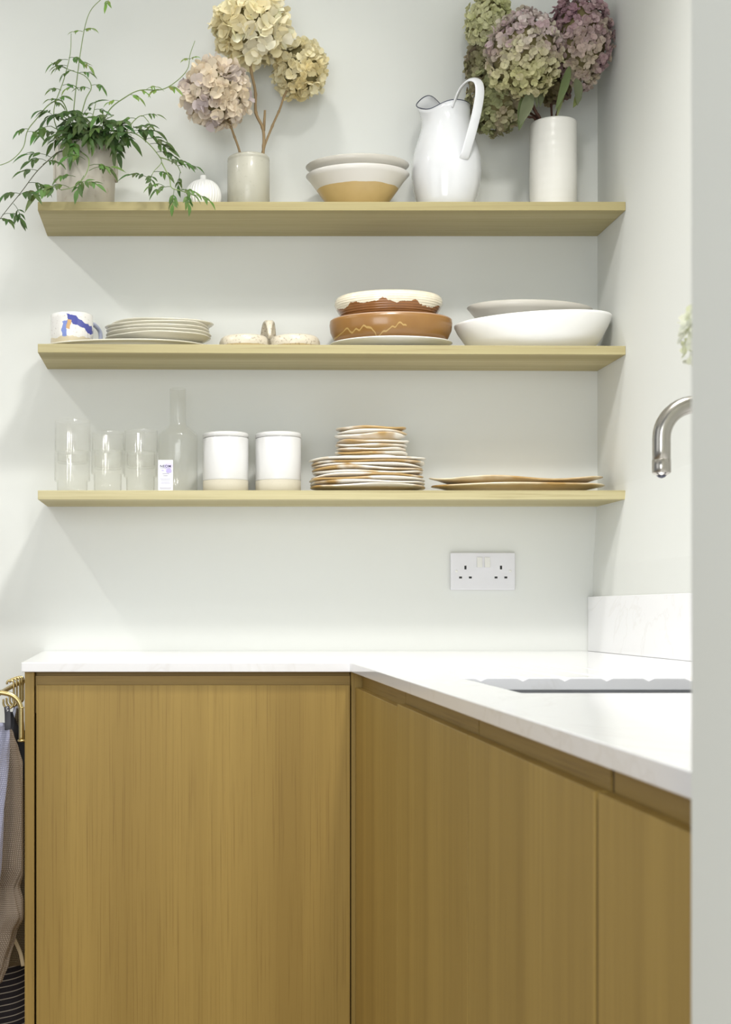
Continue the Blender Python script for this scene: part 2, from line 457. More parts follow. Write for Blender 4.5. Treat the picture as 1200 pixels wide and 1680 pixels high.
def vtx(i, j, lv):
    if (i, j, lv) not in vid:
        vid[(i, j, lv)] = len(vs); vs.append((gx(i, j), ys[j], topz(i, j) if lv else ZT-TH))
    return vid[(i, j, lv)]
for (i, j) in inc:
    fs.append((vtx(i, j, 1), vtx(i+1, j, 1), vtx(i+1, j+1, 1), vtx(i, j+1, 1)))
    fs.append((vtx(i, j, 0), vtx(i, j+1, 0), vtx(i+1, j+1, 0), vtx(i+1, j, 0)))
    for (a, b, nb) in (((i, j), (i+1, j), (i, j-1)), ((i+1, j), (i+1, j+1), (i+1, j)), ((i+1, j+1), (i, j+1), (i, j+1)), ((i, j+1), (i, j), (i-1, j))):
        if nb not in inc: fs.append((vtx(*a, 0), vtx(*b, 0), vtx(*b, 1), vtx(*a, 1)))
m = MB(); m.add(vs, fs, 0, False)
tag(m.build('worktop', M['quartz'], bevel=0.0012), 'white veined quartz worktop running round the corner, with drainage grooves and sink opening', 'worktop')
m = MB(); m.box(XR_LO-0.0125, XR_LO-0.0005, 0.728, DB-0.0015, ZT+0.0003, ZE+0.0318, bev=0.0008)
tag(m.build('splashback', M['quartz']), 'low white quartz upstand along the right wall, standing on the worktop', 'splashback')

# undermount sink: open steel bowl below the opening
sk = thing('sink', 'undermounted steel sink below the opening in the worktop', 'sink', (0.565, 1.66, ZT-TH))
bm_ = MB()
x0, x1, y0, y1 = -0.2, 0.2, -0.174, 0.177
def ring(x0, x1, y0, y1, z, r=0.03, n=5):
    out = []
    for (cx, cy, a0) in ((x1-r, y1-r, 0), (x0+r, y1-r, pi/2), (x0+r, y0+r, pi), (x1-r, y0+r, 3*pi/2)):
        for k in range(n+1):
            a = a0+pi/2*k/n; out.append((cx+r*cos(a), cy+r*sin(a), z))
    return out
rings = [ring(x0-0.012, x1+0.012, y0-0.012, y1+0.012, -0.0005), ring(x0, x1, y0, y1, -0.0005), ring(x0, x1, y0, y1, -0.004), ring(x0+0.004, x1-0.004, y0+0.004, y1-0.004, -0.17), ring(x0+0.03, x1-0.03, y0+0.03, y1-0.03, -0.18)]
vs = [p for r_ in rings for p in r_]; n_ = len(rings[0])
fs = [(a*n_+k, a*n_+(k+1) % n_, (a+1)*n_+(k+1) % n_, (a+1)*n_+k) for a in range(4) for k in range(n_)]+[tuple(4*n_+k for k in range(n_))]
bm_.add(vs, fs); o = bm_.build('basin', M['steel2'], sk, angle=50)
md = o.modifiers.new('solid', 'SOLIDIFY'); md.thickness = 0.0015; md.offset = 0
m = MB(); m.lathe([(0, -0.178), (0.03, -0.178), (0.04, -0.1765), (0.042, -0.179), (0, -0.1795)], 32); m.build('drain', M['steel'], sk)

# ------------------------------------------------------------------ base cabinets
ZD = ZE-0.1314      # top of the doors
ZC = ZT-TH-0.0005   # underside of the worktop
YD = CF+0.012       # door plane of the back run
def carcass(mb, x0, x1, y0, y1, z0, z1, t=0.016, open_side='front'):
    mb.box(x0, x0+t, y0, y1, z0, z1); mb.box(x1-t, x1, y0, y1, z0, z1)
    mb.box(x0+t, x1-t, y0, y1, z0, z0+t)
    if open_side == 'front': mb.box(x0+t, x1-t, y1-t, y1, z0+t, z1)
    else: mb.box(x0+t, x1-t, y0, y0+t, z0+t, z1); mb.box(x0+t, x1-t, y1-t, y1, z0+t, z1)
cb = thing('base_cabinet', 'oak base cabinet with one wide door, below the back run of the worktop', 'cabinet', (0, YD, 0))
m = MB(); m.box(-0.2676, 0.2872, 0, 0.0115, 0.10, ZD, bev=0.0008); m.build('door', M['door'], cb)
m = MB(); m.box(-0.2880, -0.2712, 0, 0.62, 0.0, ZC, bev=0.0006); m.build('end_panel', M['door'], cb)
m = MB(); m.box(-0.2700, 0.2885, 0.0122, 0.030, ZD-0.05, ZE-0.1155); m.build('handle_rail', M['rail'], cb)
m = MB(); m.box(-0.2700, 0.2885, 0.0195, 0.030, ZE-0.1153, ZC); m.build('top_rail', M['rail'], cb)
m = MB(); carcass(m, -0.2705, 0.2885, 0.032, 0.64, 0.10, ZC); m.build('carcass', M['carcass'], cb)
m = MB(); m.box(-0.2700, 0.2885, 0.055, 0.07, 0.0, 0.098); m.build('plinth', M['rail'], cb)

XD = 0.2966
# slim corner filler between the two runs
m = MB(); m.box(0.2897, 0.3300, 2.3885, 2.405, 0.10, ZC, bev=0.0005)
tag(m.build('corner_filler', M['door2']), 'slim upright oak filler strip in the corner where the two cabinet runs meet', 'filler strip')
seams = [2.387, 1.909, 1.429, 0.980, 0.734]
labs = ['narrow looking oak cabinet on the right run, nearest the corner',
        'second oak cabinet from the corner on the right run, seen at an angle',
        'third oak cabinet from the corner on the right run, wide door in view',
        'oak cabinet nearest the viewer on the right run, half hidden by the pier']
for q in range(4):
    yb, yf = seams[q], seams[q+1]
    c = thing('base_cabinet', labs[q], 'cabinet', (XD, yb, 0))
    L = yb-yf; g = (0.0013, 0.0014, 0.0024, 0.0045)[q]; g2 = (0.0013, 0.0014, 0.0024, 0.0045)[min(q+1, 3)]
    zt = ZD-(0.0042 if q == 0 else 0)
    m = MB(); m.box(0, 0.0115, -L+g2, -g, 0.10, zt, bev=0.0007); m.build('door', M['door2'], c)
    if q:
        m = MB(); m.box(0.0022, 0.0285, -g+0.0002, seam_g-0.0002, 0.10, ZD-0.006); m.box(0.0140, 0.0285, -g+0.0002, seam_g-0.0002, ZD-0.006, ZC); m.build('gap_shade_strip', M['carcass'], c)  # added dark strip, its colour stands in for the shade inside the seam
    seam_g = g2
    m = MB(); m.box(0.0122, 0.028, -L+g2, -g, ZD-0.05, ZC); m.build('handle_rail', M['rail2'], c)
    m = MB(); carcass(m, 0.029, 0.615, -L+0.001, -0.001, 0.10, ZC if q != 1 else ZC, open_side='x')
    # the carcass is open to the door side
    m.build('carcass', M['carcass'], c)
    m = MB(); m.box(0.05, 0.065, -L+0.001, -0.001, 0, 0.098); m.build('plinth', M['rail2'], c)

# ------------------------------------------------------------------ shelves
SD = 2.853          # front edge of the shelves
Z1, Z3 = ZE+0.8647, ZE+0.2545
def Z2(x): return ZE+0.5644-0.0045*(x+0.317)/1.244
def shelf(zt, zb, lab, tilt=None, t=0.0185):
    m = MB()
    def fn(v):
        if tilt: return Vector((v.x, v.y, v.z+tilt(v.x)))
        return v
    m.box(-0.3170, XR_UP-0.0005, SD, DB-0.0005, zb, zt, bev=0.0008, fn=fn)
    return tag(m.build('shelf', M['shelf']), lab, 'shelf')
shelf(Z1, ZE+0.8462, 'top oak wall shelf, carrying the jug, plant and flower vases')
shelf(0.0, -0.0185, 'middle oak wall shelf, carrying the terracotta bowls and mug', tilt=lambda x: Z2(x))
shelf(Z3, ZE+0.2352, 'lowest oak wall shelf, carrying the glasses, canisters and plate stack')

# ------------------------------------------------------------------ socket
def XW(px): return (px-VX)*DB/F
def ZW(py): return ZE+(VY-py)*DB/F
so = thing('double_socket', 'white double plug socket with two switches on the back wall', 'socket', (XW(791.5), DB, ZW(937)))
def rx(px): return XW(px)-XW(791.5)
def rz(py): return ZW(py)-ZW(937)
m = MB(); m.box(rx(738.5), rx(844.5), -0.009, -0.0003, rz(968), rz(906.5), bev=0.0025, seg=3); m.build('faceplate', M['plastic'], so)
for (a, b) in ((781.3, 790), (794, 802.8)):
    m = MB()
    def fn(v, a=a, b=b):
        return Vector((v.x, v.y-(0.0022 if v.z < rz(925) and v.y < -0.009 else 0), v.z))
    m.box(rx(a), rx(b), -0.0108, -0.0088, rz(931.3), rz(914.4), bev=0.0006, fn=fn); m.build('switch', M['plastic2'], so)
for (a, b, c, d) in ((761, 764.4, 928.3, 934.4), (752.4, 757.1, 946, 949.2), (768.4, 773.1, 946, 949.2), (819.2, 822.7, 928.3, 934.4), (810.4, 815.1, 946, 949.2), (826.4, 831.2, 946, 949.2)):
    m = MB(); m.box(rx(a), rx(b), -0.0092, -0.0084, rz(d), rz(c)); m.build('pin_hole', M['hole'], so)
for a in (748, 836):
    m = MB(); m.lathe([(0, 0.0004), (0.0026, 0.0004), (0.003, 0), (0.003, -0.001), (0, -0.001)], 24)
    m.v = [(x+rx(a), -0.009-z, y) for (x, y, z) in m.v]; m.build('screw_cap', M['plastic2'], so)

# ------------------------------------------------------------------ tap
ty = 1.66; tx = (1086-VX)*ty/F; tz = ZE+(VY-775)*ty/F
tp = thing('kitchen_tap', 'brushed steel swan neck tap reaching over the sink from the right', 'tap', (0.815, ty, ZT))
lx = tx-0.815; lz = tz-ZT; r = 0.0415
ptl = [(lx, 0, lz+0.0005), (lx, 0, lz+0.030)]
zc = ZE+(VY-719)*ty/F-ZT
ptl.append((lx, 0, zc))
for k in range(1, 11): a = pi-(pi/2)*k/10; ptl.append((lx+r+r*cos(a), 0, zc+r*sin(a)))
xe = 0-r
ptl += [(xe-0.03, 0, zc+r), (xe, 0, zc+r)]
for k in range(1, 11): a = pi/2-(pi/2)*k/10; ptl.append((xe+r*cos(a), 0, zc+r*sin(a)))
ptl += [(0, 0, 0.05), (0, 0, 0.0)]
m = MB(); m.tube(ptl, 0.0109, 28); m.build('spout', M['steel'], tp)
m = MB(); m.lathe([(0, -0.0075), (0.004, -0.006), (0.006, -0.004)], 24, (lx, 0, lz)); m.build('outlet', M['navy'], tp)
m = MB(); m.lathe([(0.0055, -0.004), (0.0105, -0.001), (0.0112, 0.0), (0.0112, 0.0155), (0.0105, 0.0160)], 32, (lx, 0, lz)); m.build('nozzle', M['steel'], tp)
m = MB(); m.lathe([(0, 0.0005), (0.026, 0.0005), (0.026, 0.006), (0.018, 0.009), (0.018, 0.045), (0.0115, 0.048)], 32); m.build('base', M['steel'], tp)
m = MB(); m.tube([(0.0, -0.016, 0.03), (0, -0.05, 0.04), (0, -0.075, 0.05)], [0.006, 0.005, 0.004], 12); m.build('lever', M['steel'], tp)

# ------------------------------------------------------------------ plants
def leaf_mesh(mb, base, d, L, wd_, up, col, curl=0.25, n=4, mi=0):
    """a pointed, slightly folded leaf blade"""
    d = d.normalized(); side = d.cross(up)
    side = side.normalized() if side.length > 1e-5 else d.orthogonal().normalized()
    nrm = side.cross(d)
    vs = []
    for i in range(n+1):
        t = i/n; w = wd_*(sin(pi*min(1, t*0.93+0.05))**0.85)*(1-0.45*t) if 0 < i < n else (0.0008 if i == 0 else 0.0)
        c = base+d*L*t-nrm*(curl*L*t*t)
        vs += [c-side*w+nrm*w*0.35, c, c+side*w+nrm*w*0.35]
    fs = []
    for i in range(n):
        a = i*3; fs += [(a, a+1, a+4, a+3), (a+1, a+2, a+5, a+4)]
    mb.add(vs, fs, mi, True, col)

def rv(a=1.0): return Vector((random.uniform(-a, a), random.uniform(-a, a), random.uniform(-a, a)))

def pinnate(mb, base, d, L, pairs, col, droop=0.6, leaf=0.018):
    """jasmine leaf: a thin drooping stalk with paired leaflets and one long terminal leaflet"""
    d = d.normalized(); pts = []; p = Vector(base); dd = d.copy()
    n = pairs+2
    for i in range(n+1):
        pts.append(p.copy()); p = p+dd*(L/n); dd = (dd+Vector((0, 0, -droop/n))).normalized()
    mb.tube(pts, 0.0006, 4, 0, False, col=(col[0]*0.9, col[1]*0.9, col[2]*0.8))
    upv = Vector((random.uniform(-.5, .5), -0.6, 0.8))
    for i in range(2, n):
        t = (pts[i+1]-pts[i-1]).normalized(); sd = t.cross(upv).normalized()
        for sgn in (-1, 1):
            c = tuple(x*random.uniform(0.8, 1.2) for x in col)
            leaf_mesh(mb, pts[i], (t*0.75+sd*sgn*0.8+rv(0.2)+Vector((0, 0, -0.25))), leaf*random.uniform(0.75, 1.1), leaf*0.25, upv+rv(0.4), c, random.uniform(0.1, 0.4))
    c = tuple(x*random.uniform(0.85, 1.2) for x in col)
    leaf_mesh(mb, pts[-1], (pts[-1]-pts[-2]).normalized()+rv(0.15), leaf*random.uniform(1.2, 1.6), leaf*0.28, upv, c, 0.35, 5)

# grey pot with lugs and a jasmine
PX, PD = -0.2225, 2.945
pj = thing('potted_jasmine', 'trailing green jasmine in a mottled grey pot, left end of top shelf', 'plant', (PX, PD, Z1))
m = MB()
m.lathe([(0, 0.001), (0.058, 0.001), (0.0615, 0.004), (0.067, 0.139), (0.0655, 0.142), (0.062, 0.139), (0.060, 0.122), (0, 0.122)], 56); m.build('pot', M['greypot'], pj)
for sgn in (-1, 1):
    m = MB(); m.box(sgn*0.0662-0.004, sgn*0.0662+0.004, -0.012, 0.012, 0.072, 0.122, bev=0.003); m.build('lug', M['greypot'], pj)
m = MB(); m.lathe([(0, 0.130), (0.04, 0.129), (0.0595, 0.1235), (0.0595, 0.1225), (0, 0.1225)], 40); m.build('soil', M['soil'], pj)
DG = (0.055, 0.115, 0.030); MG = (0.100, 0.190, 0.050); LG = (0.22, 0.34, 0.08)
base0 = Vector((PX, PD, Z1))
# each vine: path (px,py,depth), leaf nodes along it (px,py, direction px), colour, leaflet size
vines = [
 ([(128, 250, 2.93), (119, 225, 2.92), (122, 170, 2.91), (133, 80, 2.90), (145, 25, 2.90), (165, 0, 2.90), (186, -12, 2.90)], LG, [(137, 50, 1, .014), (136, 52, -1, .012), (180, -2, 0, .016), (126, 100, 1, .016), (122, 145, -1, .014)], M['vine']),
 ([(112, 250, 2.93), (88, 190, 2.91), (105, 130, 2.90), (115, 90, 2.90), (117, 55, 2.90)], MG, [(112, 98, -1, .018), (110, 108, -1, .016), (113, 95, 1, .018), (100, 148, -1, .013), (103, 140, 1, .012)], M['vine']),
 ([(165, 250, 2.92), (168, 210, 2.90), (180, 180, 2.89), (205, 160, 2.88), (230, 148, 2.88), (265, 147, 2.88), (290, 133, 2.88), (308, 113, 2.88), (312, 90, 2.88), (320, 67, 2.88)], LG, [(196, 166, -1, .014), (212, 155, 1, .015), (226, 149, 1, .012), (240, 147, 1, .014), (262, 147, -1, .012), (270, 146, 1, .016), (312, 97, -1, .010), (312, 97, 1, .009)], M['vine']),
 ([(140, 248, 2.93), (132, 205, 2.91), (140, 165, 2.90), (150, 143, 2.90), (140, 125, 2.90), (118, 116, 2.90), (84, 103, 2.90)], MG, [(148, 146, -1, .015), (150, 140, 1, .016), (128, 120, 1, .015), (110, 113, -1, .016), (122, 116, -1, .014)], M['vine']),
 ([(120, 245, 2.92), (112, 190, 2.90), (100, 165, 2.88), (80, 172, 2.87), (60, 195, 2.86), (45, 215, 2.86), (38, 242, 2.86), (20, 262, 2.86), (0, 271, 2.86), (-18, 274, 2.86)], MG, [(104, 166, -1, .017), (94, 164, 1, .016), (84, 168, 1, .014), (48, 212, -1, .013), (45, 216, 1, .016)], M['vine']),
 ([(112, 246, 2.89), (95, 250, 2.86), (85, 258, 2.84), (60, 282, 2.82), (35, 315, 2.81), (10, 346, 2.81), (-14, 378, 2.81)], DG, [(84, 258, -1, .026), (76, 264, -1, .024), (70, 270, 1, .020), (62, 280, -1, .020), (33, 318, -1, .024), (30, 322, 1, .026), (46, 300, 1, .022), (22, 334, 0, .020), (4, 352, 1, .022), (-2, 360, 1, .020)], M['vinedark']),
 ([(175, 248, 2.91), (195, 222, 2.88), (218, 218, 2.86), (240, 232, 2.84), (258, 252, 2.83), (265, 266, 2.83), (252, 282, 2.83), (246, 296, 2.82)], DG, [(190, 224, 1, .028), (204, 220, 1, .030), (212, 218, 1, .028), (222, 220, 1, .030), (205, 222, 0, .030), (216, 222, -1, .026), (236, 230, 1, .024), (246, 236, 1, .024), (256, 250, 1, .022), (250, 286, 0, .022), (247, 294, -1, .022), (252, 282, 1, .020)], M['vine']),
 ([(262, 258, 2.83), (275, 262, 2.82), (290, 270, 2.82), (297, 284, 2.82)], DG, [(274, 262, 1, .018), (284, 266, 1, .020), (292, 272, 1, .020), (296, 282, 0, .018)], M['vine']),
 ([(265, 266, 2.83), (278, 292, 2.81), (282, 308, 2.80), (300, 314, 2.79), (322, 322, 2.79)], MG, [(280, 306, -1, .018), (286, 310, 0, .020), (296, 312, 1, .018), (306, 316, 0, .020), (318, 320, 1, .018), (290, 311, 1, .018), (270, 306, -1, .018)], M['vine']),
 ([(132, 248, 2.88), (146, 262, 2.85), (140, 288, 2.83), (122, 306, 2.82), (100, 312, 2.82)], MG, [(140, 262, -1, .024), (146, 272, 1, .026), (138, 288, 0, .024), (128, 300, 1, .022), (114, 308, -1, .022), (102, 312, -1, .036), (124, 290, -1, .020), (146, 280, 1, .024)], M['vine']),
 ([(190, 248, 2.90), (208, 215, 2.88), (222, 196, 2.88), (234, 190, 2.88), (244, 200, 2.88)], MG, [(214, 204, -1, .017), (224, 195, -1, .016), (232, 191, 1, .018), (242, 198, 0, .018)], M['vine']),
 ([(150, 246, 2.91), (150, 205, 2.89), (158, 165, 2.89)], MG, [(150, 210, -1, .022), (152, 198, 1, .020), (155, 180, 1, .014), (153, 188, -1, .013)], M['vine']),
]
def loc_(p): return W(*p)-base0
for path, col, leaves, sm in vines:
    P = smooth_path([loc_(p) for p in path], 6)
    n = len(P)
    mv = MB(); mv.tube(P, [0.0014-0.0007*i/n for i in range(n)], 6); vo = mv.build('vine', sm, pj)
    mf = MB()
    for (px, py, dr, sz) in leaves:
        # nearest path depth
        best = min(path, key=lambda q: (q[0]-px)**2+(q[1]-py)**2)
        b = loc_((px, py, best[2]))
        d = Vector((dr*1.0+random.uniform(-.25, .25), random.uniform(-0.75, 0.05), random.uniform(-0.1, 0.55) if dr else random.uniform(-0.6, -0.2)))
        pinnate(mf, b, d, sz*random.uniform(1.5, 2.0), random.choice((2, 2, 3)), col, random.uniform(0.7, 1.3), sz*0.95)
    mf.build('foliage', M['leaf'], vo, colors=True, recalc=False)
# the crown of leaves over the pot
mv = MB(); mf = MB()
for q in range(24):
    a = random.uniform(0, 2*pi); r0 = random.uniform(0.01, 0.052)
    b = Vector((r0*cos(a), r0*sin(a), 0.128))
    tip = Vector((random.uniform(-0.080, 0.080), random.uniform(-0.085, 0.02), random.uniform(0.135, 0.205)))
    P = smooth_path([b, (b+tip)/2+Vector((0, 0, 0.018)), tip], 5)
    mv.tube(P, 0.0009, 5)
    for t in (0.55, 0.8, 1.0):
        pt = P[int(t*(len(P)-1))]; col = random.choice((DG, DG, DG, MG))
        pinnate(mf, pt, Vector((random.uniform(-1, 1), random.uniform(-1, 0.1), random.uniform(-0.3, 0.5))), random.uniform(0.026, 0.042), random.choice((1, 2, 2)), col, random.uniform(0.6, 1.5), random.uniform(0.021, 0.029))
# leaves spilling over the front rim
for q in range(11):
    x = random.uniform(-0.058, 0.058); b = Vector((x, -sqrt(max(0, 0.069**2-x*x))-0.004, random.uniform(0.135, 0.160)))
    pinnate(mf, b, Vector((random.uniform(-.8, .8), -0.45, random.uniform(-0.5, 0.2))), random.uniform(0.03, 0.045), 2, random.choice((DG, MG, MG)), 1.4, random.uniform(0.018, 0.026))
cv = mv.build('vine', M['vine'], pj); mf.build('foliage', M['leaf'], cv, colors=True, recalc=False)

# ribbed bud vase
m = MB()
R = 0.0395
def ribs(a, r, z): return (r*(1+0.020*cos(34*a)) if 0.012 < r else r, z)
prof = [(0, 0.0008), (0.020, 0.0008)]+[(R*sin(t)**0.8 if True else 0, 0.0385-0.0375*cos(t)) for t in [0.55+(2.78-0.55)*k/22 for k in range(23)]]
prof += [(0.0065, 0.0775), (0.0062, 0.086), (0.0045, 0.0865), (0.004, 0.078), (0, 0.077)]
m.lathe(prof, 272, fn=ribs)
tag(m.build('bud_vase', M['matwhite'], loc=((333.5-VX)*2.95/F, 2.95, Z1)), 'small round ribbed white bud vase beside the grey vase', 'vase')

# hydrangeas
def bloom(mb, c, rad, n, ps, pal, seed, squash=(1, 1, 1), grow=0.18, cup=0.45, wild=0.75):
    rnd = random.Random(seed); ga = pi*(3-sqrt(5))
    for i in range(n):
        zz = 1-2*(i+0.5)/n; rr = sqrt(max(0, 1-zz*zz)); a = ga*i
        d = Vector((rr*cos(a), rr*sin(a), zz)); d = (d+Vector((rnd.uniform(-.12, .12), rnd.uniform(-.12, .12), rnd.uniform(-.12, .12)))).normalized()
        lump = 1+grow*mnoise.noise(d*2.2+Vector((seed, 0, 0)))+rnd.uniform(-0.10, 0.05)
        p = c+Vector((d.x*rad*squash[0], d.y*rad*squash[1], d.z*rad*squash[2]))*lump
        nd = (d+Vector((rnd.uniform(-wild, wild), rnd.uniform(-wild, wild), rnd.uniform(-wild, wild)))).normalized()
        u = nd.orthogonal().normalized(); w = nd.cross(u); ph = rnd.uniform(0, pi)
        col0 = pal(d, p, rnd)
        np_ = 4 if rnd.random() > 0.15 else 5
        for k in range(np_):
            b = ph+2*pi*k/np_+rnd.uniform(-.15, .15); t = u*cos(b)+w*sin(b); sd = nd.cross(t)
            s_ = ps*rnd.uniform(0.75, 1.15); cu = cup*rnd.uniform(0.1, 1.5)
            tw = rnd.uniform(-0.35, 0.35)
            vs = []
            for (f, wd2, hh) in ((0.05, 0.10, 0.0), (0.35, 0.40, 0.12), (0.7, 0.54, 0.34), (1.0, 0.17, 0.50)):
                ctr = p+t*s_*f*(1-0.25*cu*f)+nd*s_*hh*cu*1.6
                for sg in (-1, 0, 1):
                    vs.append(ctr+sd*s_*wd2*sg+nd*s_*(0.14*abs(sg)*wd2*2*cu+tw*sg*f*0.3))
            fs = [(r_*3+q_, r_*3+q_+1, r_*3+q_+4, r_*3+q_+3) for r_ in range(3) for q_ in range(2)]
            j = rnd.uniform(0.84, 1.12)
            mb.add(vs, fs, 0, True, tuple(min(1, x*j) for x in col0))

def core(mb, c, rad, squash=(1, 1, 1), mi=1):
    pr = [(sin(pi*k/12)*rad if 0 < k < 12 else 0, -cos(pi*k/12)*rad*squash[2]) for k in range(13)]
    mb.lathe(pr, 20, c, squash[0], squash[1], mi)

def lerp(a, b, t): return tuple(x+(y-x)*t for x, y in zip(a, b))
def noisepal(cols, sc=14, seed=0):
    def f(d, p, rnd):
        t = 0.5+0.9*mnoise.noise(p*sc+Vector((seed*3.3, 1.7, seed)))+rnd.uniform(-.18, .18)
        t = min(0.999, max(0, t))*(len(cols)-1); i = int(t)
        return lerp(cols[i], cols[min(i+1, len(cols)-1)], t-i)
    return f
def hydr(label, bpx, rpx, D, stempath, cols, n, ps, seed, stemmat, sr=0.003, squash=None, leaves=(), vlim=None, stub=None, group=None, cup=0.5, nodes=True, gradient=None):
    c = W(bpx[0], bpx[1], D); S = F/D
    base = Vector(W(*stempath[-1]))
    h = thing('hydrangea_stem', label, 'dried flower', base, group)
    R_ = rpx[0]/S; sq = (1, squash or 0.9, rpx[1]/rpx[0])
    P = smooth_path([c-base]+[W(*q)-base for q in stempath], 8)
    n_ = len(P); m = MB()
    m.tube(P, [sr*(0.8+0.25*i/n_+(0.22 if i % 7 == 3 else 0)) for i in range(n_)], 9)
    if stub: m.tube([W(*q)-base for q in stub], [sr*0.9, sr*0.7], 8)
    m.build('stem', stemmat, h)
    m = MB()
    pal = noisepal([s2l(x) for x in cols], 15, seed)
    if gradient:
        lo = [s2l(x) for x in gradient]; pl = noisepal(lo, 15, seed+5)
        p0 = pal
        def pal(d, p, rnd):
            t = min(1, max(0, (-d.z+0.25)*1.1+rnd.uniform(-.2, .2)))
            return lerp(p0(d, p, rnd), pl(d, p, rnd), t)
    core(m, c-base, R_*0.80, sq)
    bloom(m, c-base, R_*0.93, n, ps, pal, seed, sq, cup=cup, wild=0.95 if cup > 0.6 else 0.7)
    m.build('bloom', [M['petal'], M['core']], h, colors=True, recalc=False)
    for (px, py, Dl, dx, dz, L, wdt, col) in leaves:
        ml = MB(); leaf_mesh(ml, W(px, py, Dl)-base, Vector((dx, -0.25, dz)), L, wdt, Vector((0.3, -1, 0.2)), s2l(col), 0.15, 8)
        o = ml.build('leaf', M['leaf'], h, colors=True, recalc=False)
    return h

cream = [(242, 228, 180), (250, 240, 202), (252, 247, 226), (248, 236, 190)]
lilac = [(206, 194, 196), (232, 220, 206), (244, 230, 204), (214, 202, 204)]
VXc, VDc = 0.1332, 2.95
hydr('dried cream yellow hydrangea, largest and tallest in the grey vase', (413, 47), (59, 50), 2.94, [(411, 105, 2.94), (419, 150, 2.945), (420, 185, 2.95), (432, 213, 2.955), (432, 250, 2.955), (425, 300, 2.955), (418, 340, 2.955)], cream, 150, 0.0235, 11, M['woodstem'], 0.0036, stub=[(433, 215, 2.955), (435, 181, 2.95)], cup=0.8)
hydr('dried lilac tinged cream hydrangea leaning left in the grey vase', (355, 153), (52, 52), 2.90, [(377, 203, 2.92), (384, 222, 2.93), (394, 252, 2.94), (402, 300, 2.945), (406, 340, 2.945)], lilac, 190, 0.0175, 12, M['woodstem'], 0.0028, cup=0.7)
hydr('dried pale yellow hydrangea leaning right in the grey vase', (493, 113), (42, 47), 2.97, [(470, 150, 2.965), (459, 180, 2.965), (447, 207, 2.965), (431, 250, 2.966), (422, 300, 2.967), (412, 340, 2.967)], [(240, 226, 176), (246, 234, 192), (242, 236, 204), (248, 238, 200)], 210, 0.0140, 13, M['woodstem'], 0.0028, cup=0.7)

m = MB()
Rg = 0.0462
m.lathe([(0, 0.001), (Rg-0.003, 0.001), (Rg, 0.004), (Rg, 0.112), (Rg-0.0012, 0.1145), (Rg, 0.117), (Rg-0.0005, 0.1225), (Rg-0.0025, 0.1245), (Rg-0.005, 0.1225), (Rg-0.006, 0.01), (0, 0.008)], 64)
tag(m.build('cylinder_vase', M['greyvase'], loc=(VXc, VDc, Z1)), 'grey glazed cylinder vase holding three cream hydrangeas', 'vase')

# dipped bowls
def bowl(prof_out, t, sx=1, sy=0.8, seg=72, fn=None):
    """open vessel from an outer profile, wall thickness t"""
    inner = [(max(0.0, r-t), z+t*0.6) for (r, z) in prof_out if r > t*1.2]
    inner = inner[::-1]; inner[0] = (prof_out[-1][0]-t, prof_out[-1][1]-0.0006)
    mid = [(prof_out[-1][0]-t*0.5, prof_out[-1][1]+t*0.35)]
    m = MB(); m.lathe([(0, prof_out[0][1])]+prof_out+mid+inner+[(0, inner[-1][1])], seg, sx=sx, sy=sy, fn=fn); return m
bpf = [(0.048, 0.0), (0.052, 0.002), (0.078, 0.038), (0.104, 0.074), (0.1125, 0.0835)]
m = bowl(bpf, 0.005, sy=0.74)
tag(m.build('shallow_bowl', M['bowl_dip'], loc=(0.371, 2.945, Z1+0.0006)), 'conical bowl on top shelf, dipped white above bare ochre clay, lower of two', 'bowl', 'two dipped bowls on the top shelf')
bpf2 = [(0.040, 0.012), (0.044, 0.014), (0.076, 0.062), (0.104, 0.096), (0.1125, 0.1040)]
m = bowl([(r, z-0.012) for r, z in bpf2], 0.005, sy=0.74)
tag(m.build('shallow_bowl', M['greybowl'], loc=(0.3705, 2.945, Z1+0.0125)), 'pale grey bowl nested inside the ochre based bowl on the top shelf', 'bowl', 'two dipped bowls on the top shelf')

# enamel jug
JX, JD = 0.565, 2.945
jg = thing('enamel_jug', 'tall white enamel jug with a high strap handle and dark rim', 'jug', (JX, JD, Z1))
def jug_top(a, r, z):
    """the lip sweeps up and out into a broad pouring spout on the far left"""
    if z < 0.185: return (r, z)
    k = min(1, (z-0.185)/0.049)
    d1 = (a-radians(122)+pi) % (2*pi)-pi; d2 = (a-radians(165)+pi) % (2*pi)-pi
    return (r+k*k*0.013*exp(-(d2/0.55)**2), z+k*(0.044*exp(-(d1/0.72)**2)-0.002-0.014*exp(-((d2-0.95)/0.65)**2)))
jp = [(0, 0.001), (0.055, 0.001), (0.058, 0.004), (0.064, 0.024), (0.0715, 0.055), (0.0755, 0.085), (0.0745, 0.112), (0.0690, 0.140), (0.0605, 0.166), (0.0540, 0.188), (0.0515, 0.206), (0.0515, 0.222), (0.0525, 0.234)]
ji = [(0.0508, 0.234), (0.0498, 0.222), (0.0498, 0.206), (0.0522, 0.188), (0.0588, 0.166), (0.0725, 0.112), (0.0725, 0.085), (0.06, 0.02), (0, 0.006)]
m = MB(); m.lathe(jp+ji, 80, fn=jug_top); m.build('body', M['enamel'], jg)
m = MB(); pts = []
for k in range(81):
    a = 2*pi*k/80; r_, z_ = jug_top(a, 0.0517, 0.2345); pts.append((r_*cos(a), r_*sin(a), z_))
m.tube(pts, 0.0012, 8, caps=False); m.build('rim', M['navy'], jg)
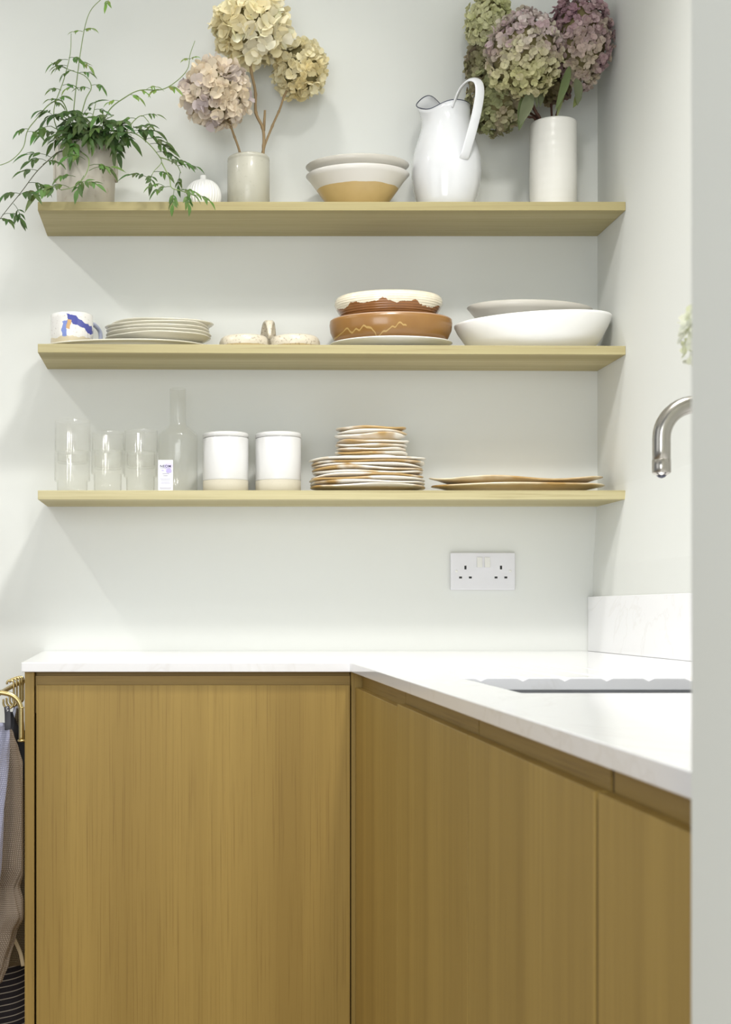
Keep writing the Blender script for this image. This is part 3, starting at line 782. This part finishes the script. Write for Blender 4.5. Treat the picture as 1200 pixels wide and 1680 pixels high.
hp = smooth_path([(0.004, -0.046, 0.214), (0.010, -0.049, 0.232), (0.020, -0.058, 0.254), (0.036, -0.074, 0.265), (0.050, -0.086, 0.256), (0.0535, -0.090, 0.232), (0.047, -0.090, 0.190), (0.036, -0.086, 0.145), (0.026, -0.0765, 0.108), (0.023, -0.0700, 0.098)], 8)
m = MB(); m.tube(hp, 0.0108, 16, flat=0.28, up=(-0.9, 0.2, 0.3)); m.build('handle', M['enamel'], jg, sub=1)

# tall white vase with hydrangeas
WX, WD = 0.799, 2.948
m = MB()
def throw(a, r, z): return (r+0.00018*sin(z*330)+0.0004*sin(2*a+z*40)-0.0004*exp(-((z-0.145)/0.003)**2), z)
wp = [(0.0485, 0.001)]+[(0.0488+0.0018*sin(pi*z/0.198*0.9), z) for z in [0.004+0.194*k/40 for k in range(41)]]
m = MB(); m.lathe([(0, 0.001)]+wp+[(0.0472, 0.1995), (0.0455, 0.198)]+[(0.0452, 0.02), (0, 0.012)], 72, fn=throw)
tag(m.build('tall_vase', M['vasewhite'], loc=(WX, WD, Z1)), 'tall white thrown vase holding green and plum hydrangeas', 'vase')
green = [(190, 194, 138), (210, 212, 160), (226, 226, 186), (218, 214, 168)]
mauve = [(182, 156, 164), (206, 188, 190), (214, 210, 186), (192, 168, 174), (222, 210, 206)]
plum = [(166, 132, 144), (190, 158, 166), (208, 184, 186), (170, 138, 146), (200, 192, 170)]
olive = [(142, 146, 104), (164, 168, 124), (150, 138, 116), (182, 182, 142)]
gl = (112, 120, 92)
vb = lambda x, d: [(x, 200, d), (x+(905-x)*0.3, 260, d), (x+(905-x)*0.5, 340, 2.948)]
hydr('dried hydrangea with pale green head, top left of the white vase', (802, 38), (38, 46), 2.985, [(840, 110, 2.96), (868, 165, 2.955)]+vb(885, 2.955), green, 300, 0.0098, 21, M['darkstem'], 0.0028)
hydr('dried hydrangea with olive head hanging low beside the jug handle', (817, 162), (49, 60), 2.955, [(850, 190, 2.94), (868, 192, 2.94)]+vb(880, 2.945), olive, 430, 0.0100, 22, M['darkstem'], 0.0026, leaves=[(872, 150, 2.88, -0.35, -1, 0.085, 0.017, gl), (858, 160, 2.88, -0.1, -1, 0.075, 0.015, (92, 106, 70))])
hydr('dried mauve and pale green hydrangea at the front of the white vase', (860, 90), (64, 70), 2.885, [(868, 150, 2.91), (878, 180, 2.93)]+vb(888, 2.935), mauve, 640, 0.0102, 23, M['darkstem'], 0.0030, gradient=[(206, 202, 160), (192, 190, 140), (222, 214, 176)], leaves=[(877, 140, 2.905, 0.12, -1, 0.052, 0.008, gl), (889, 150, 2.905, -0.1, -1, 0.036, 0.008, gl)])
hydr('dried plum purple hydrangea against the right wall in the white vase', (953, 66), (50, 80), 2.930, [(930, 140, 2.94), (918, 175, 2.945)]+vb(912, 2.945), plum, 640, 0.0102, 24, M['darkstem'], 0.0030, gradient=[(190, 168, 170), (204, 194, 168), (176, 148, 154)], leaves=[(935, 108, 2.90, -0.3, -1, 0.105, 0.012, (110, 126, 84)), (946, 128, 2.90, 0.05, -1, 0.062, 0.014, gl), (925, 125, 2.91, -0.15, -1, 0.095, 0.009, (134, 144, 96)), (952, 150, 2.90, -0.4, -1, 0.04, 0.010, (120, 130, 80))])
hydr('dull olive hydrangea tucked between the pale green and low olive heads', (792, 106), (27, 40), 3.0, [(840, 160, 2.98), (870, 185, 2.965)]+vb(883, 2.96), [(140, 134, 104), (160, 158, 118), (146, 128, 116)], 190, 0.0100, 27, M['darkstem'], 0.0026)
hydr('small dull green and mauve hydrangea behind the others in the white vase', (908, 130), (36, 40), 2.985, [(905, 165, 2.98)]+vb(906, 2.97), [(130, 120, 88), (160, 150, 110), (140, 112, 108)], 160, 0.0100, 25, M['darkstem'], 0.0026)

# ------------------------------------------------------------------ middle shelf
def plate_mesh(R, h, t, sy, seed, wob=0.004, zw=0.0025, foot=0.55):
    """hand formed plate: flat base, low flaring rim, uneven edge"""
    rnd = random.Random(seed); ph = [rnd.uniform(0, 2*pi) for _ in range(6)]
    def fn(a, r, z):
        k = (r/R)**2
        dr = wob*(sin(2*a+ph[0])*0.5+sin(3*a+ph[1])*0.35+sin(7*a+ph[2])*0.12)*k
        dz = zw*(sin(2*a+ph[3])*0.5+sin(3*a+ph[4])*0.4+sin(5*a+ph[5])*0.25)*k*k
        return (max(r+dr, 0.0001), z+dz if z > 0.0012 else z)
    f = foot*R
    prof = [(0, 0.0), (f, 0.0), (f+0.004, 0.0012), (0.78*R, h*0.42), (0.93*R, h*0.80), (0.985*R, h-t*0.4), (R, h), (0.985*R, h+t*0.45), (0.94*R, h*0.86+t*0.9), (0.76*R, h*0.42+t), (f, t), (0, t)]
    m = MB(); m.lathe(prof, 72, sy=sy, fn=fn); return m
DS = 2.95
zz = Z2(-0.13)+0.0012
m = plate_mesh(0.179, 0.0105, 0.004, 0.50, 3, 0.003, 0.0006, 0.80)
tag(m.build('oval_platter', M['plategrey'], loc=(-0.1345, 2.948, zz)), 'thin pale oval platter on the middle shelf under the mug and plates', 'platter')
zpl = zz+0.0046
mg = thing('painted_mug', 'white mug with blue brush strokes at the left end of the middle shelf', 'mug', (-0.2525, 2.94, zpl+0.0006))
m = bowl([(0.042, 0.0), (0.0455, 0.003), (0.0468, 0.03), (0.0465, 0.062), (0.0460, 0.0715)], 0.0035, sy=1)
m.build('body', M['mug'], mg)
hd = smooth_path([(0.036, 0.024, 0.058), (0.046, 0.034, 0.060), (0.058, 0.050, 0.048), (0.058, 0.050, 0.026), (0.046, 0.034, 0.014), (0.037, 0.025, 0.016)], 6)
m = MB(); m.tube(hd, 0.0048, 12); m.build('handle', M['mughandle'], mg)
o5 = ['bottom', 'second lowest', 'middle', 'second from top', 'top']
for i in range(5):
    m = plate_mesh(0.1150-0.0005*i, 0.0225, 0.0036, 0.74, 40+i, 0.0025, 0.0022, 0.5)
    xo = (0.002, 0.0015, 0.0, -0.001, 0.012)[i]; yo = (0, 0.001, -0.001, 0.0, 0.010)[i]
    ob = m.build('side_plate', M['plategrey'], loc=(-0.0655+xo*0.8, 2.945+yo, zpl+0.0012+i*0.0077))
    tag(ob, '%s of the five pale grey plates stacked beside the blue mug' % o5[i], 'plate', 'pale grey plates on the middle shelf')

# twin dish with a loop handle
dd_ = thing('twin_dish', 'speckled cream double dish with a loop handle on the middle shelf', 'dish', (0.1775, 2.945, Z2(0.1775)+0.0005))
def lobe(cx, R):
    m = MB(); prof = [(0, 0.0), (R*0.86, 0.0), (R*0.95, 0.004), (R, 0.013), (R*0.985, 0.022), (R*0.93, 0.029), (R*0.85, 0.0325), (R*0.76, 0.0315), (R*0.72, 0.026), (R*0.66, 0.012), (R*0.5, 0.007), (0, 0.007)]
    m.lathe(prof, 64, (cx, 0, 0), 1, 0.95); return m
m = lobe(-0.0535, 0.0555)
for (v_) in lobe(0.053, 0.0575).v: pass
m.build('lobe', M['speckle'], dd_)
m = lobe(0.0560, 0.0560); m.build('lobe', M['speckle'], dd_)
arc = [(0.0, -0.030+0.060*t, 0.026+0.041*sin(pi*t)**0.75) for t in [k/20 for k in range(21)]]
m = MB(); vs = []; fs = []
for i, p in enumerate(arc):
    w_ = 0.0035+0.0075*min(1, i/9)+0.0075*max(0, (i-9)/11)
    tn = 0.0035
    a = pi*i/20; nx = Vector((0, -cos(a), sin(a)))
    P0 = Vector(p)
    vs += [P0+Vector((-w_, 0, 0)), P0+nx*tn+Vector((-w_*0.7, 0, 0)), P0+nx*tn+Vector((w_*0.7, 0, 0)), P0+Vector((w_, 0, 0)), P0-nx*tn+Vector((w_*0.7, 0, 0)), P0-nx*tn+Vector((-w_*0.7, 0, 0))]
for i in range(20):
    for k in range(6): fs.append((i*6+k, i*6+(k+1) % 6, (i+1)*6+(k+1) % 6, (i+1)*6+k))
fs += [tuple(range(6)), tuple(120+k for k in range(6))]
m.add(vs, fs); m.build('handle', M['speckle'], dd_)

# terracotta stack
zt2 = Z2(0.444)+0.0005
m = plate_mesh(0.1335, 0.0185, 0.0035, 0.70, 61, 0.001, 0.0005, 0.45)
tag(m.build('white_plate', M['whitegl'], loc=(0.4435, 2.945, zt2)), 'smooth white plate on the middle shelf beneath the terracotta bowls', 'plate')
m = bowl([(0.095, 0.0), (0.108, 0.003), (0.1235, 0.013), (0.1315, 0.030), (0.1335, 0.046), (0.1325, 0.0545)], 0.006, sy=0.70)
tag(m.build('terracotta_bowl', M['terra'], loc=(0.4435, 2.945, zt2+0.0150)), 'wide terracotta bowl with a pale zigzag drip, on the white plate', 'bowl')
m = bowl([(0.090, 0.0), (0.0985, 0.003), (0.106, 0.022), (0.1145, 0.036), (0.1175, 0.044), (0.1165, 0.052), (0.114, 0.0565)], 0.007, sy=0.74)
tag(m.build('glazed_dish', M['creamdrip'], loc=(0.4385, 2.945, zt2+0.0610)), 'brown dish with dripping cream glaze rim, top of the terracotta stack', 'bowl')

# white oval bowls
zb = Z2(0.757)+0.0006
def tilt1(a, r, z): return (r, z+(0.0095*cos(a)*(z/0.07) if z > 0.001 else 0))
m = bowl([(0.118, 0.0), (0.126, 0.001), (0.148, 0.026), (0.163, 0.050), (0.170, 0.066), (0.1705, 0.0705)], 0.005, sy=0.60, fn=tilt1)
tag(m.build('oval_bowl', M['matwhite'], loc=(0.7530, 2.944, zb)), 'large white oval bowl at the right end of the middle shelf', 'bowl')
m = bowl([(0.050, 0.0), (0.060, 0.001), (0.096, 0.042), (0.125, 0.076), (0.1360, 0.0885)], 0.005, sy=0.64, fn=lambda a, r, z: (r, z-(0.004*cos(a)*(z/0.08) if z > 0.001 else 0)))
tag(m.build('oval_bowl', M['greybowl'], loc=(0.7470, 2.946, zb+0.0085)), 'warm grey oval bowl nested inside the large white bowl', 'bowl')

# ------------------------------------------------------------------ lowest shelf
def tumbler(R, Hf, H):
    """stackable ribbed glass: narrow foot, wider upper wall"""
    rf = R*0.86; t = 0.0016
    def fn(a, r, z):
        if r > rf*0.93 and 0.003 < z < H-0.004: return (r+0.00045*cos(44*a), z)
        return (r, z)
    prof = [(0, 0.0005), (rf-0.002, 0.0005), (rf, 0.003), (rf, Hf-0.003), (rf+0.0012, Hf-0.0012), (R-0.0012, Hf), (R, Hf+0.0016), (R, H-0.001), (R-t*0.5, H), (R-t, H-0.001), (R-t, Hf+0.0034), (R-t-0.0014, Hf+0.0018), (rf-t+0.0006, Hf+0.0006), (rf-t, Hf-0.0015), (rf-t, 0.007), (rf-t-0.003, 0.0055), (0, 0.0055)]
    m = MB(); m.lathe(prof, 176, fn=fn); return m
stacks = [(-0.2520, 0.0385, 0.0285, 0.0915, 0.067, 'left'), (-0.1745, 0.0352, 0.0440, 0.0940, 0.040, 'middle'), (-0.1030, 0.0362, 0.0375, 0.0900, 0.048, 'right')]
for (x, R_, Hf, H, up_, nm) in stacks:
    where = {'left': 'leftmost stack of ribbed glasses, at the shelf end', 'middle': 'middle stack of ribbed glasses on the lowest shelf', 'right': 'right stack of ribbed glasses, next to the carafe'}[nm]
    m = tumbler(R_, Hf, H)
    tag(m.build('ribbed_tumbler', M['glass'], loc=(x, 2.945, Z3)), 'lower clear tumbler in the '+where, 'glass', 'stacked ribbed glasses')
    m = tumbler(R_, Hf-0.003, Hf-0.003+up_)
    tag(m.build('ribbed_tumbler', M['glass'], loc=(x+0.001, 2.945, Z3+H-Hf+0.0035)), 'upper clear tumbler in the '+where, 'glass', 'stacked ribbed glasses')
m = MB()
def ribc(a, r, z):
    if r > 0.040 and 0.004 < z < 0.126: return (r+0.00045*cos(52*a), z)
    return (r, z)
Rc = 0.0440
m.lathe([(0, 0.0005), (Rc-0.003, 0.0005), (Rc, 0.004), (Rc, 0.130), (Rc-0.001, 0.1345), (0.0215, 0.1525), (0.0182, 0.1570), (0.0178, 0.162), (0.0180, 0.2350), (0.0172, 0.2362), (0.0162, 0.2350), (0.0160, 0.162), (0.0165, 0.157), (0.0200, 0.1508), (Rc-0.0028, 0.1330), (Rc-0.0018, 0.129), (Rc-0.0018, 0.008), (Rc-0.005, 0.006), (0, 0.006)], 208, fn=ribc)
tag(m.build('ribbed_carafe', M['glass'], loc=(-0.0215, 2.985, Z3)), 'clear ribbed glass carafe with narrow neck behind the small white box', 'carafe')

# small carton with printing
def text_mesh(s, size, name, mat, parent, loc, spacing=1.0, shear=0, ex=0.00006, rot=(pi/2, 0, 0), align='CENTER', bold=0.0):
    cu = bpy.data.curves.new(name, 'FONT'); cu.body = s; cu.size = size; cu.align_x = align; cu.align_y = 'CENTER'
    cu.extrude = ex; cu.space_character = spacing; cu.shear = shear; cu.offset = bold
    tmp = bpy.data.objects.new('tmp', cu); COL.objects.link(tmp)
    dg = bpy.context.evaluated_depsgraph_get(); me = bpy.data.meshes.new_from_object(tmp.evaluated_get(dg))
    bpy.data.objects.remove(tmp); me.materials.clear(); me.materials.append(mat)
    o = bpy.data.objects.new(name, me); COL.objects.link(o); o.parent = parent; o.location = loc; o.rotation_euler = rot; return o
M['card'] = plain('white_card', (224, 224, 234), 0.5)
M['lilac'] = plain('lilac_print', (180, 170, 214), 0.5)
M['lilac2'] = plain('pale_lilac_print', (206, 200, 230), 0.5)
M['ink'] = plain('dark_print', (60, 56, 84), 0.5)
M['ink2'] = plain('grey_print', (164, 164, 180), 0.5)
bx0 = thing('small_carton', 'small white and lilac printed box standing in front of the glass carafe', 'box', (-0.0471, 2.868, Z3))
m = MB(); m.box(-0.0159, 0.0159, 0, 0.030, 0.0003, 0.0660, bev=0.0006); m.build('box', M['card'], bx0)
def blob(cx, cz, rx_, rz_, seed, mat, y):
    m = MB(); vs = [(cx, y, cz)]; rnd = random.Random(seed); ph = [rnd.uniform(0, 6) for _ in range(3)]
    for k in range(32):
        a = 2*pi*k/32; w_ = 1+0.15*sin(2*a+ph[0])+0.1*sin(3*a+ph[1]); vs.append((cx+rx_*w_*cos(a), y, cz+rz_*w_*sin(a)))
    m.add(vs, [(0, 1+k, 1+(k+1) % 32) for k in range(32)]); return m.build('print', mat, bx0)
blob(0.006, 0.052, 0.0078, 0.0095, 4, M['lilac2'], -0.0001)
blob(0.0072, 0.0432, 0.0052, 0.0062, 3, M['lilac'], -0.00018)
blob(-0.0060, 0.0435, 0.0030, 0.0010, 5, M['lilac'], -0.00018)
text_mesh('NEOM', 0.0078, 'lettering', M['ink'], bx0, (0, -0.00026, 0.0524), 1.12, bold=0.00012)
def squiggle(x0, x1, z, amp, f):
    pts = [(x0+(x1-x0)*k/40, -0.0002, z+amp*sin(f*k)*(0.6+0.4*sin(k*0.9))) for k in range(41)]
    m = MB(); m.tube(pts, 0.00022, 5); m.build('print', M['ink'], bx0)
squiggle(-0.0065, 0.0080, 0.0368, 0.0009, 1.3)
squiggle(-0.0045, 0.0050, 0.0322, 0.0006, 1.5)
for (z_, w_) in ((0.0480, 0.011), (0.0256, 0.0120), (0.0232, 0.0095), (0.0188, 0.0090), (0.0162, 0.0100), (0.0070, 0.0125), (0.0046, 0.0115)):
    m = MB(); m.box(-w_, w_, -0.0003, -0.0001, z_-0.0003, z_+0.0003); m.build('small_print', M['ink2'], bx0)

# canisters
for (x, lab) in ((0.0830, 'white lidded canister with bare clay base, left of the pair beside the carafe'), (0.1976, 'white lidded canister with bare clay base, right of the pair beside the plate stack')):
    c = thing('canister', lab, 'canister', (x, 2.945, Z3), 'two white canisters')
    R_ = 0.0497
    m = MB(); m.lathe([(R_, 0.0285), (R_+0.0002, 0.030), (R_, 0.033), (R_, 0.1195), (R_-0.001, 0.1205), (R_-0.006, 0.1205), (R_-0.006, 0.0285)], 64); m.build('body', M['canister'], c)
    m = MB(); m.lathe([(0, 0.0005), (R_-0.004, 0.0005), (R_-0.001, 0.003), (R_-0.0002, 0.006), (R_-0.0002, 0.0285), (0, 0.0285)], 64); m.build('base', M['canbase'], c)
    m = MB(); m.lathe([(0, 0.1212), (R_-0.001, 0.1212), (R_+0.0004, 0.1222), (R_+0.0004, 0.1290), (R_-0.001, 0.1310), (R_-0.004, 0.1318), (0, 0.1318)], 64); m.build('lid', M['canister'], c)

# hand made plates
ordn = ['bottom', 'second', 'third', 'fourth', 'fifth', 'sixth', 'seventh', 'eighth', 'ninth']
rnd = random.Random(99)
for i in range(9):
    R_ = (0.1245, 0.1255, 0.1250, 0.1230, 0.1215, 0.1225, 0.1225, 0.1225, 0.1270)[i]
    m = plate_mesh(R_, 0.0135, 0.0042, 0.72, 100+i, 0.003, 0.0034, 0.62)
    lab = ('bottom' if i == 0 else 'top' if i == 8 else ordn[i]+' from bottom')+' of the large uneven ochre and white plates, lowest shelf'
    ob = m.build('dinner_plate', M['hand'], loc=(0.393+rnd.uniform(-.002, .002), 2.945, Z3+0.0006+i*0.0073)); ob.rotation_euler = (0, 0, 0)
    tag(ob, lab, 'plate', 'large handmade plates')
zs = Z3+0.0006+8*0.0073+0.0052
for i in range(8):
    R_ = (0.0790, 0.0795, 0.0770, 0.0775, 0.0785, 0.0765, 0.0770, 0.0765)[i]
    m = plate_mesh(R_, 0.0135 if i != 5 else 0.019, 0.0038, 0.76, 200+i, 0.0022, 0.0030, 0.6)
    lab = ('bottom' if i == 0 else 'top' if i == 7 else ordn[i]+' from bottom')+' of the small ochre and white plates piled on the large ones'
    ob = m.build('small_plate', M['hand'], loc=(0.4000+(0.000, 0, .001, .001, .004, -.002, .002, .001)[i], 2.945, zs+i*0.0084+(0.004 if i > 5 else 0)))
    tag(ob, lab, 'plate', 'small handmade plates')
m = plate_mesh(0.1880, 0.0165, 0.0042, 0.46, 301, 0.004, 0.0020, 0.74)
tag(m.build('serving_platter', M['handplat'], loc=(0.7225, 2.95, Z3+0.0005)), 'long ochre edged platter lying flat on the lowest shelf, lower of two', 'platter')
m = plate_mesh(0.1880, 0.0190, 0.0042, 0.44, 305, 0.005, 0.0085, 0.68)
tag(m.build('serving_platter', M['handplat'], loc=(0.7180, 2.95, Z3+0.0125)), 'wavy edged ochre platter resting on the flatter platter, right of plate stack', 'platter')

# ------------------------------------------------------------------ rail, hooks and cloths at the left end
XP = -0.2882        # outer face of the end panel
rl = thing('towel_rail', 'brass towel rail fixed to the left end of the oak cabinet', 'rail', (XP, 2.42, ZE-0.15))
rb = Vector((XP, 2.42, ZE-0.15))
xr = -0.3365
path = [W(60, 1113, 2.66), W(40, 1117.5, 2.62), W(24, 1124, 2.50), W(4, 1135, 2.36), W(-22, 1150, 2.28), W(-50, 1154, 2.24), W(-46, 1141, 2.215), W(-10, 1136, 2.215), W(6, 1137, 2.215), W(20, 1141, 2.215), W(30, 1150, 2.215), W(34.5, 1162, 2.215), W(35, 1180, 2.215), W(35, 1214, 2.215)]
path = [p-rb for p in path]
m = MB(); m.tube(smooth_path(path, 8), 0.0041, 16); m.build('tube', M['brass'], rl)
pb = W(35, 1215, 2.215)-rb; pc = W(35, 1161, 2.215)-rb
m = MB(); m.lathe([(0, -0.0016), (0.0058, -0.0016), (0.0062, 0), (0.0058, 0.0014), (0, 0.0014)], 24, pb)
m.build('foot', M['brass'], rl)
m = MB(); m.lathe([(0.004, -0.001), (0.0050, -0.001), (0.0052, 0), (0.0050, 0.001), (0.004, 0.001)], 24, pc); m.build('collar', M['brass'], rl)
m = MB(); m.box(0.0015, 0.0000 + 0.0001, 0, 0.001, 0, 0.001) if False else None
fl = MB(); fl.lathe([(0, 0), (0.011, 0), (0.011, 0.003), (0.009, 0.004), (0, 0.004)], 24); fl.v = [(0.0-z-0.0002, y+(path[0].y+0.01), x+path[0].z) for (x, y, z) in fl.v]
fl.build('flange', M['brass'], rl)

def shook(px, py, D, lab, sc=1.0, flip=1, drop=44):
    top = W(px, py, D); S = F/D
    o = thing('brass_hook', lab, 'hook', top, 'brass hooks on the towel rail')
    rt, rb_ = 0.0062*sc, 0.0095*sc; H = drop/S
    pts = []
    for k in range(12): a = radians(200)-radians(200)*k/11; pts.append((rt*cos(a), 0.0, rt*sin(a)*0.9))
    pts.append((rt, 0, -H*0.45))
    for k in range(13):
        a = radians(0)-radians(195)*k/12; pts.append((rt-rb_+rb_*cos(a), 0, -H*0.72+rb_*sin(a)*1.1))
    pts.append((rt-2*rb_-0.0004, 0, -H*0.72+0.006))
    m = MB(); m.tube([(x*flip, y, z) for x, y, z in pts], 0.0020, 8); m.build('wire', M['brass'], o); return o
shook(17, 1121, 2.44, 'brass hook nearest the viewer on the towel rail, holding the black loop', 1.0)
shook(22, 1118.5, 2.48, 'second brass hook along the towel rail, just behind the nearest one', 1.0)
shook(27, 1116.5, 2.52, 'third brass hook along the towel rail', 1.0)
shook(31, 1115, 2.56, 'fourth brass hook along the towel rail, beside the oak panel', 0.9)
shook(34, 1114, 2.60, 'furthest brass hook on the towel rail, almost behind the oak panel', 0.8)

def cloth(name, label, cat, mats, axis, top_r, prof, D, folds, seed, amp=0.22, xmax=XP-0.002, uvs=1.0, colf=None, thick=0.0012, depth=1.0):
    """cloth hanging bunched from one point; prof: list of (py, left px, right px) outline at depth D"""
    top = W(axis, prof[0][0], D)
    o0 = thing(name, label, cat, top)
    return o0, cloth_part('cloth', mats, o0, top, prof, D, folds, seed, amp, xmax, depth)
def cloth_part(pname, mats, o0, top, prof, D, folds, seed, amp, xmax, depth=1.0):
    rnd = random.Random(seed); ph = [rnd.uniform(0, 6.28) for _ in range(5)]
    nv, nu = 60, 120; vs = []; uv = []
    for j in range(nv+1):
        t = j/nv*(len(prof)-1); i = min(int(t), len(prof)-2); f = t-i; f = f*f*(3-2*f)*0.6+f*0.4
        a_, b_ = prof[i], prof[i+1]
        py = a_[0]+(b_[0]-a_[0])*(t-i); xl = a_[1]+(b_[1]-a_[1])*f; xr_ = a_[2]+(b_[2]-a_[2])*f
        pl, p2 = W(xl, py, D), W(xr_, py, D)
        cx = (pl.x+p2.x)/2; rx_ = (p2.x-pl.x)/2; g = min(1, 0.35+j/nv)
        for k in range(nu):
            a = 2*pi*k/nu
            rip = 1+amp*g*(0.5*sin(folds*a+ph[0]+0.8*sin(j*0.06+ph[1]))+0.35*sin((folds*2+1)*a+ph[2]+j*0.03))*0.5
            x = cx+rx_*cos(a)*rip; y = D+rx_*depth*sin(a)*rip+0.002*sin(j*0.21+3*a+ph[3])
            x += 0.0012*sin(j*0.33+a*4+ph[4])
            x = min(x, xmax)
            vs.append(Vector((x, y, pl.z))-top); uv.append((k/nu*2*pi*max(rx_, 0.01)*1.0, pl.z))
    fs = [(j*nu+k, j*nu+(k+1) % nu, (j+1)*nu+(k+1) % nu, (j+1)*nu+k) for j in range(nv) for k in range(nu)]
    fs.append(tuple(range(nu-1, -1, -1))); fs.append(tuple(nv*nu+k for k in range(nu)))
    m = MB(); m.add(vs, fs)
    ob = m.build(pname, mats, o0, recalc=True)
    me = ob.data; ul = me.uv_layers.new(name='uv')
    for l in me.loops: ul.data[l.index].uv = (uv[l.vertex_index][0], uv[l.vertex_index][1])
    return ob
M['lav'] = waffle('lavender_waffle', (198, 200, 220), (140, 142, 166), 900)
M['taupe'] = waffle('taupe_waffle', (168, 154, 138), (112, 100, 88), 900)
M['mesh'] = waffle('beige_mesh', (164, 150, 124), (70, 60, 46), 1000)
M['blackloop'] = plain('black_tape', (34, 34, 42), 0.7)
M['white_ink'] = plain('white_lettering', (232, 232, 236), 0.6)
M['greycloth'] = plain('grey_blue_linen', (172, 176, 192), 0.9)
M['charcoal'] = plain('charcoal_cloth', (44, 44, 48), 0.9)
M['cream'] = plain('cream_tape', (196, 178, 146), 0.8)
def apronmat():
    n = N('striped_dark_apron'); v = n.coord('Object'); x, y, z = n.sep(v)
    zz_ = n.math('ADD', z, n.math('MULTIPLY', n.math('SUBTRACT', x, -0.04), n.math('MULTIPLY', n.math('SUBTRACT', x, -0.04), -3.0)))
    fr = n.math('FRACT', n.math('MULTIPLY', zz_, 86.0))
    ln = n.math('MULTIPLY', n.math('LESS_THAN', fr, 0.16), n.math('LESS_THAN', z, -0.43))
    c = n.mix(ln, n.mix(n.noise(v, 300, 2), s2l((36, 36, 42)), s2l((52, 46, 46))), s2l((150, 142, 130)))
    n.set(c, 0.95, spec=0.1); return n.m
M['apron'] = apronmat()

# farthest first
cloth('striped_apron', 'dark apron with thin pale stripes hanging lowest beside the oak panel', 'apron', M['apron'], 26, 0, [(1166, 22, 28), (1185, 18, 36), (1215, 10, 44), (1300, -20, 58), (1450, -60, 62), (1600, -80, 66), (1700, -85, 66), (1800, -85, 66)], 2.60, 5, 5, 0.12, depth=0.5)
mb0, mbc = cloth('mesh_bag', 'beige open mesh bag showing below the taupe towel', 'bag', M['mesh'], 30, 0, [(1162, 27, 33), (1190, 22, 40), (1260, 14, 50), (1400, -6, 54), (1500, -30, 54), (1572, -38, 54), (1580, -36, 52)], 2.50, 4, 8, 0.12, depth=0.5)
tpz = W(30, 1162, 2.50)
strap = smooth_path([W(18, 1530, 2.43)-tpz, W(27, 1548, 2.43)-tpz, W(34, 1565, 2.432)-tpz, W(38, 1585, 2.434)-tpz], 6)
m = MB(); m.tube(strap, 0.0036, 8, flat=0.25, up=(0, 1, 0)); m.build('strap', M['cream'], mb0)
cloth('grey_cloth', 'crumpled blue grey cloth hanging between the hooks and the brass bracket', 'cloth', M['greycloth'], 27, 0, [(1158, 24, 29), (1170, 21, 33), (1190, 20, 35), (1215, 22, 38), (1260, 22, 44), (1330, 20, 46)], 2.555, 4, 17, 0.35, depth=0.35)
cloth('charcoal_cloth', 'charcoal cloth bunched behind the lavender towel', 'cloth', M['charcoal'], 20, 0, [(1168, 16, 20), (1184, 10, 26), (1205, 6, 36), (1240, 8, 44), (1280, 12, 46)], 2.465, 3, 21, 0.35, depth=0.4)
cloth('waffle_towel', 'taupe brown waffle towel bulging against the oak end panel', 'towel', M['taupe'], 14, 0, [(1192, 8, 16), (1204, 2, 22), (1225, -4, 30), (1260, -6, 38), (1330, -12, 46), (1420, -18, 44), (1455, -22, 30), (1500, -40, 42), (1530, -40, 26), (1580, -44, 12), (1612, -46, 2)], 2.37, 5, 31, 0.28, depth=0.6)
tl0, tlc = cloth('waffle_towel', 'lavender grey waffle towel nearest the viewer, hanging from a black loop', 'towel', M['lav'], -2, 0, [(1186, -14, 8), (1192, -26, 15), (1215, -40, 17), (1260, -50, 13), (1330, -60, 8), (1420, -66, 2), (1490, -70, -4)], 2.30, 5, 33, 0.16, depth=0.7)
tlt = W(-2, 1186, 2.30)
lp = [W(11, 1159, 2.30)-tlt, W(12.6, 1172, 2.295)-tlt, W(13, 1186, 2.285)-tlt, W(13, 1197, 2.268)-tlt]
m = MB(); m.tube(lp, [0.0046, 0.0052, 0.0054, 0.0054], 8, flat=0.14, up=(0, 1, 0)); lpo = m.build('hanging_loop', M['blackloop'], tl0); lpo['label'] = 'black hanging loop with white letters'
text_mesh('ILA', 0.0054, 'lettering', M['white_ink'], lpo, W(12, 1163.5, 2.296-0.0022)-tlt, 1.0, 0, 0.0001, (pi/2, radians(78), 0))

# ------------------------------------------------------------------ white flowers at the window side, mostly behind the pier
fv = thing('flower_vase', 'white blossoms in a clear vase on the worktop, just showing past the pier', 'flowers', (0.545, 1.20, ZT+0.0004))
m = bowl([(0.036, 0.0), (0.04, 0.003), (0.043, 0.06), (0.036, 0.15), (0.040, 0.19)], 0.003, sy=1, seg=40); m.build('vase', M['vasewhite'], fv)
fb = Vector((0.545, 1.20, ZT+0.0004)); m = MB(); mp = MB()
wp_ = noisepal([s2l((244, 246, 234)), s2l((230, 234, 204)), s2l((246, 246, 240))], 30, 2)
for q, (px, py) in enumerate(((1137, 536), (1135, 556), (1140, 582), (1150, 520), (1170, 560), (1190, 600), (1160, 590))):
    e = W(px, py, 1.20)-fb
    m.tube(smooth_path([Vector((0.01*cos(q), 0.01*sin(q), 0.05)), Vector((0.02*cos(q), 0.02*sin(q), 0.2)), e], 6), 0.0014, 6)
    bloom(mp, e, 0.009, 9, 0.0075, wp_, 60+q, cup=0.6)
m.build('stem', M['vine'], fv); mp.build('blossom', M['petal'], fv, colors=True, recalc=False)
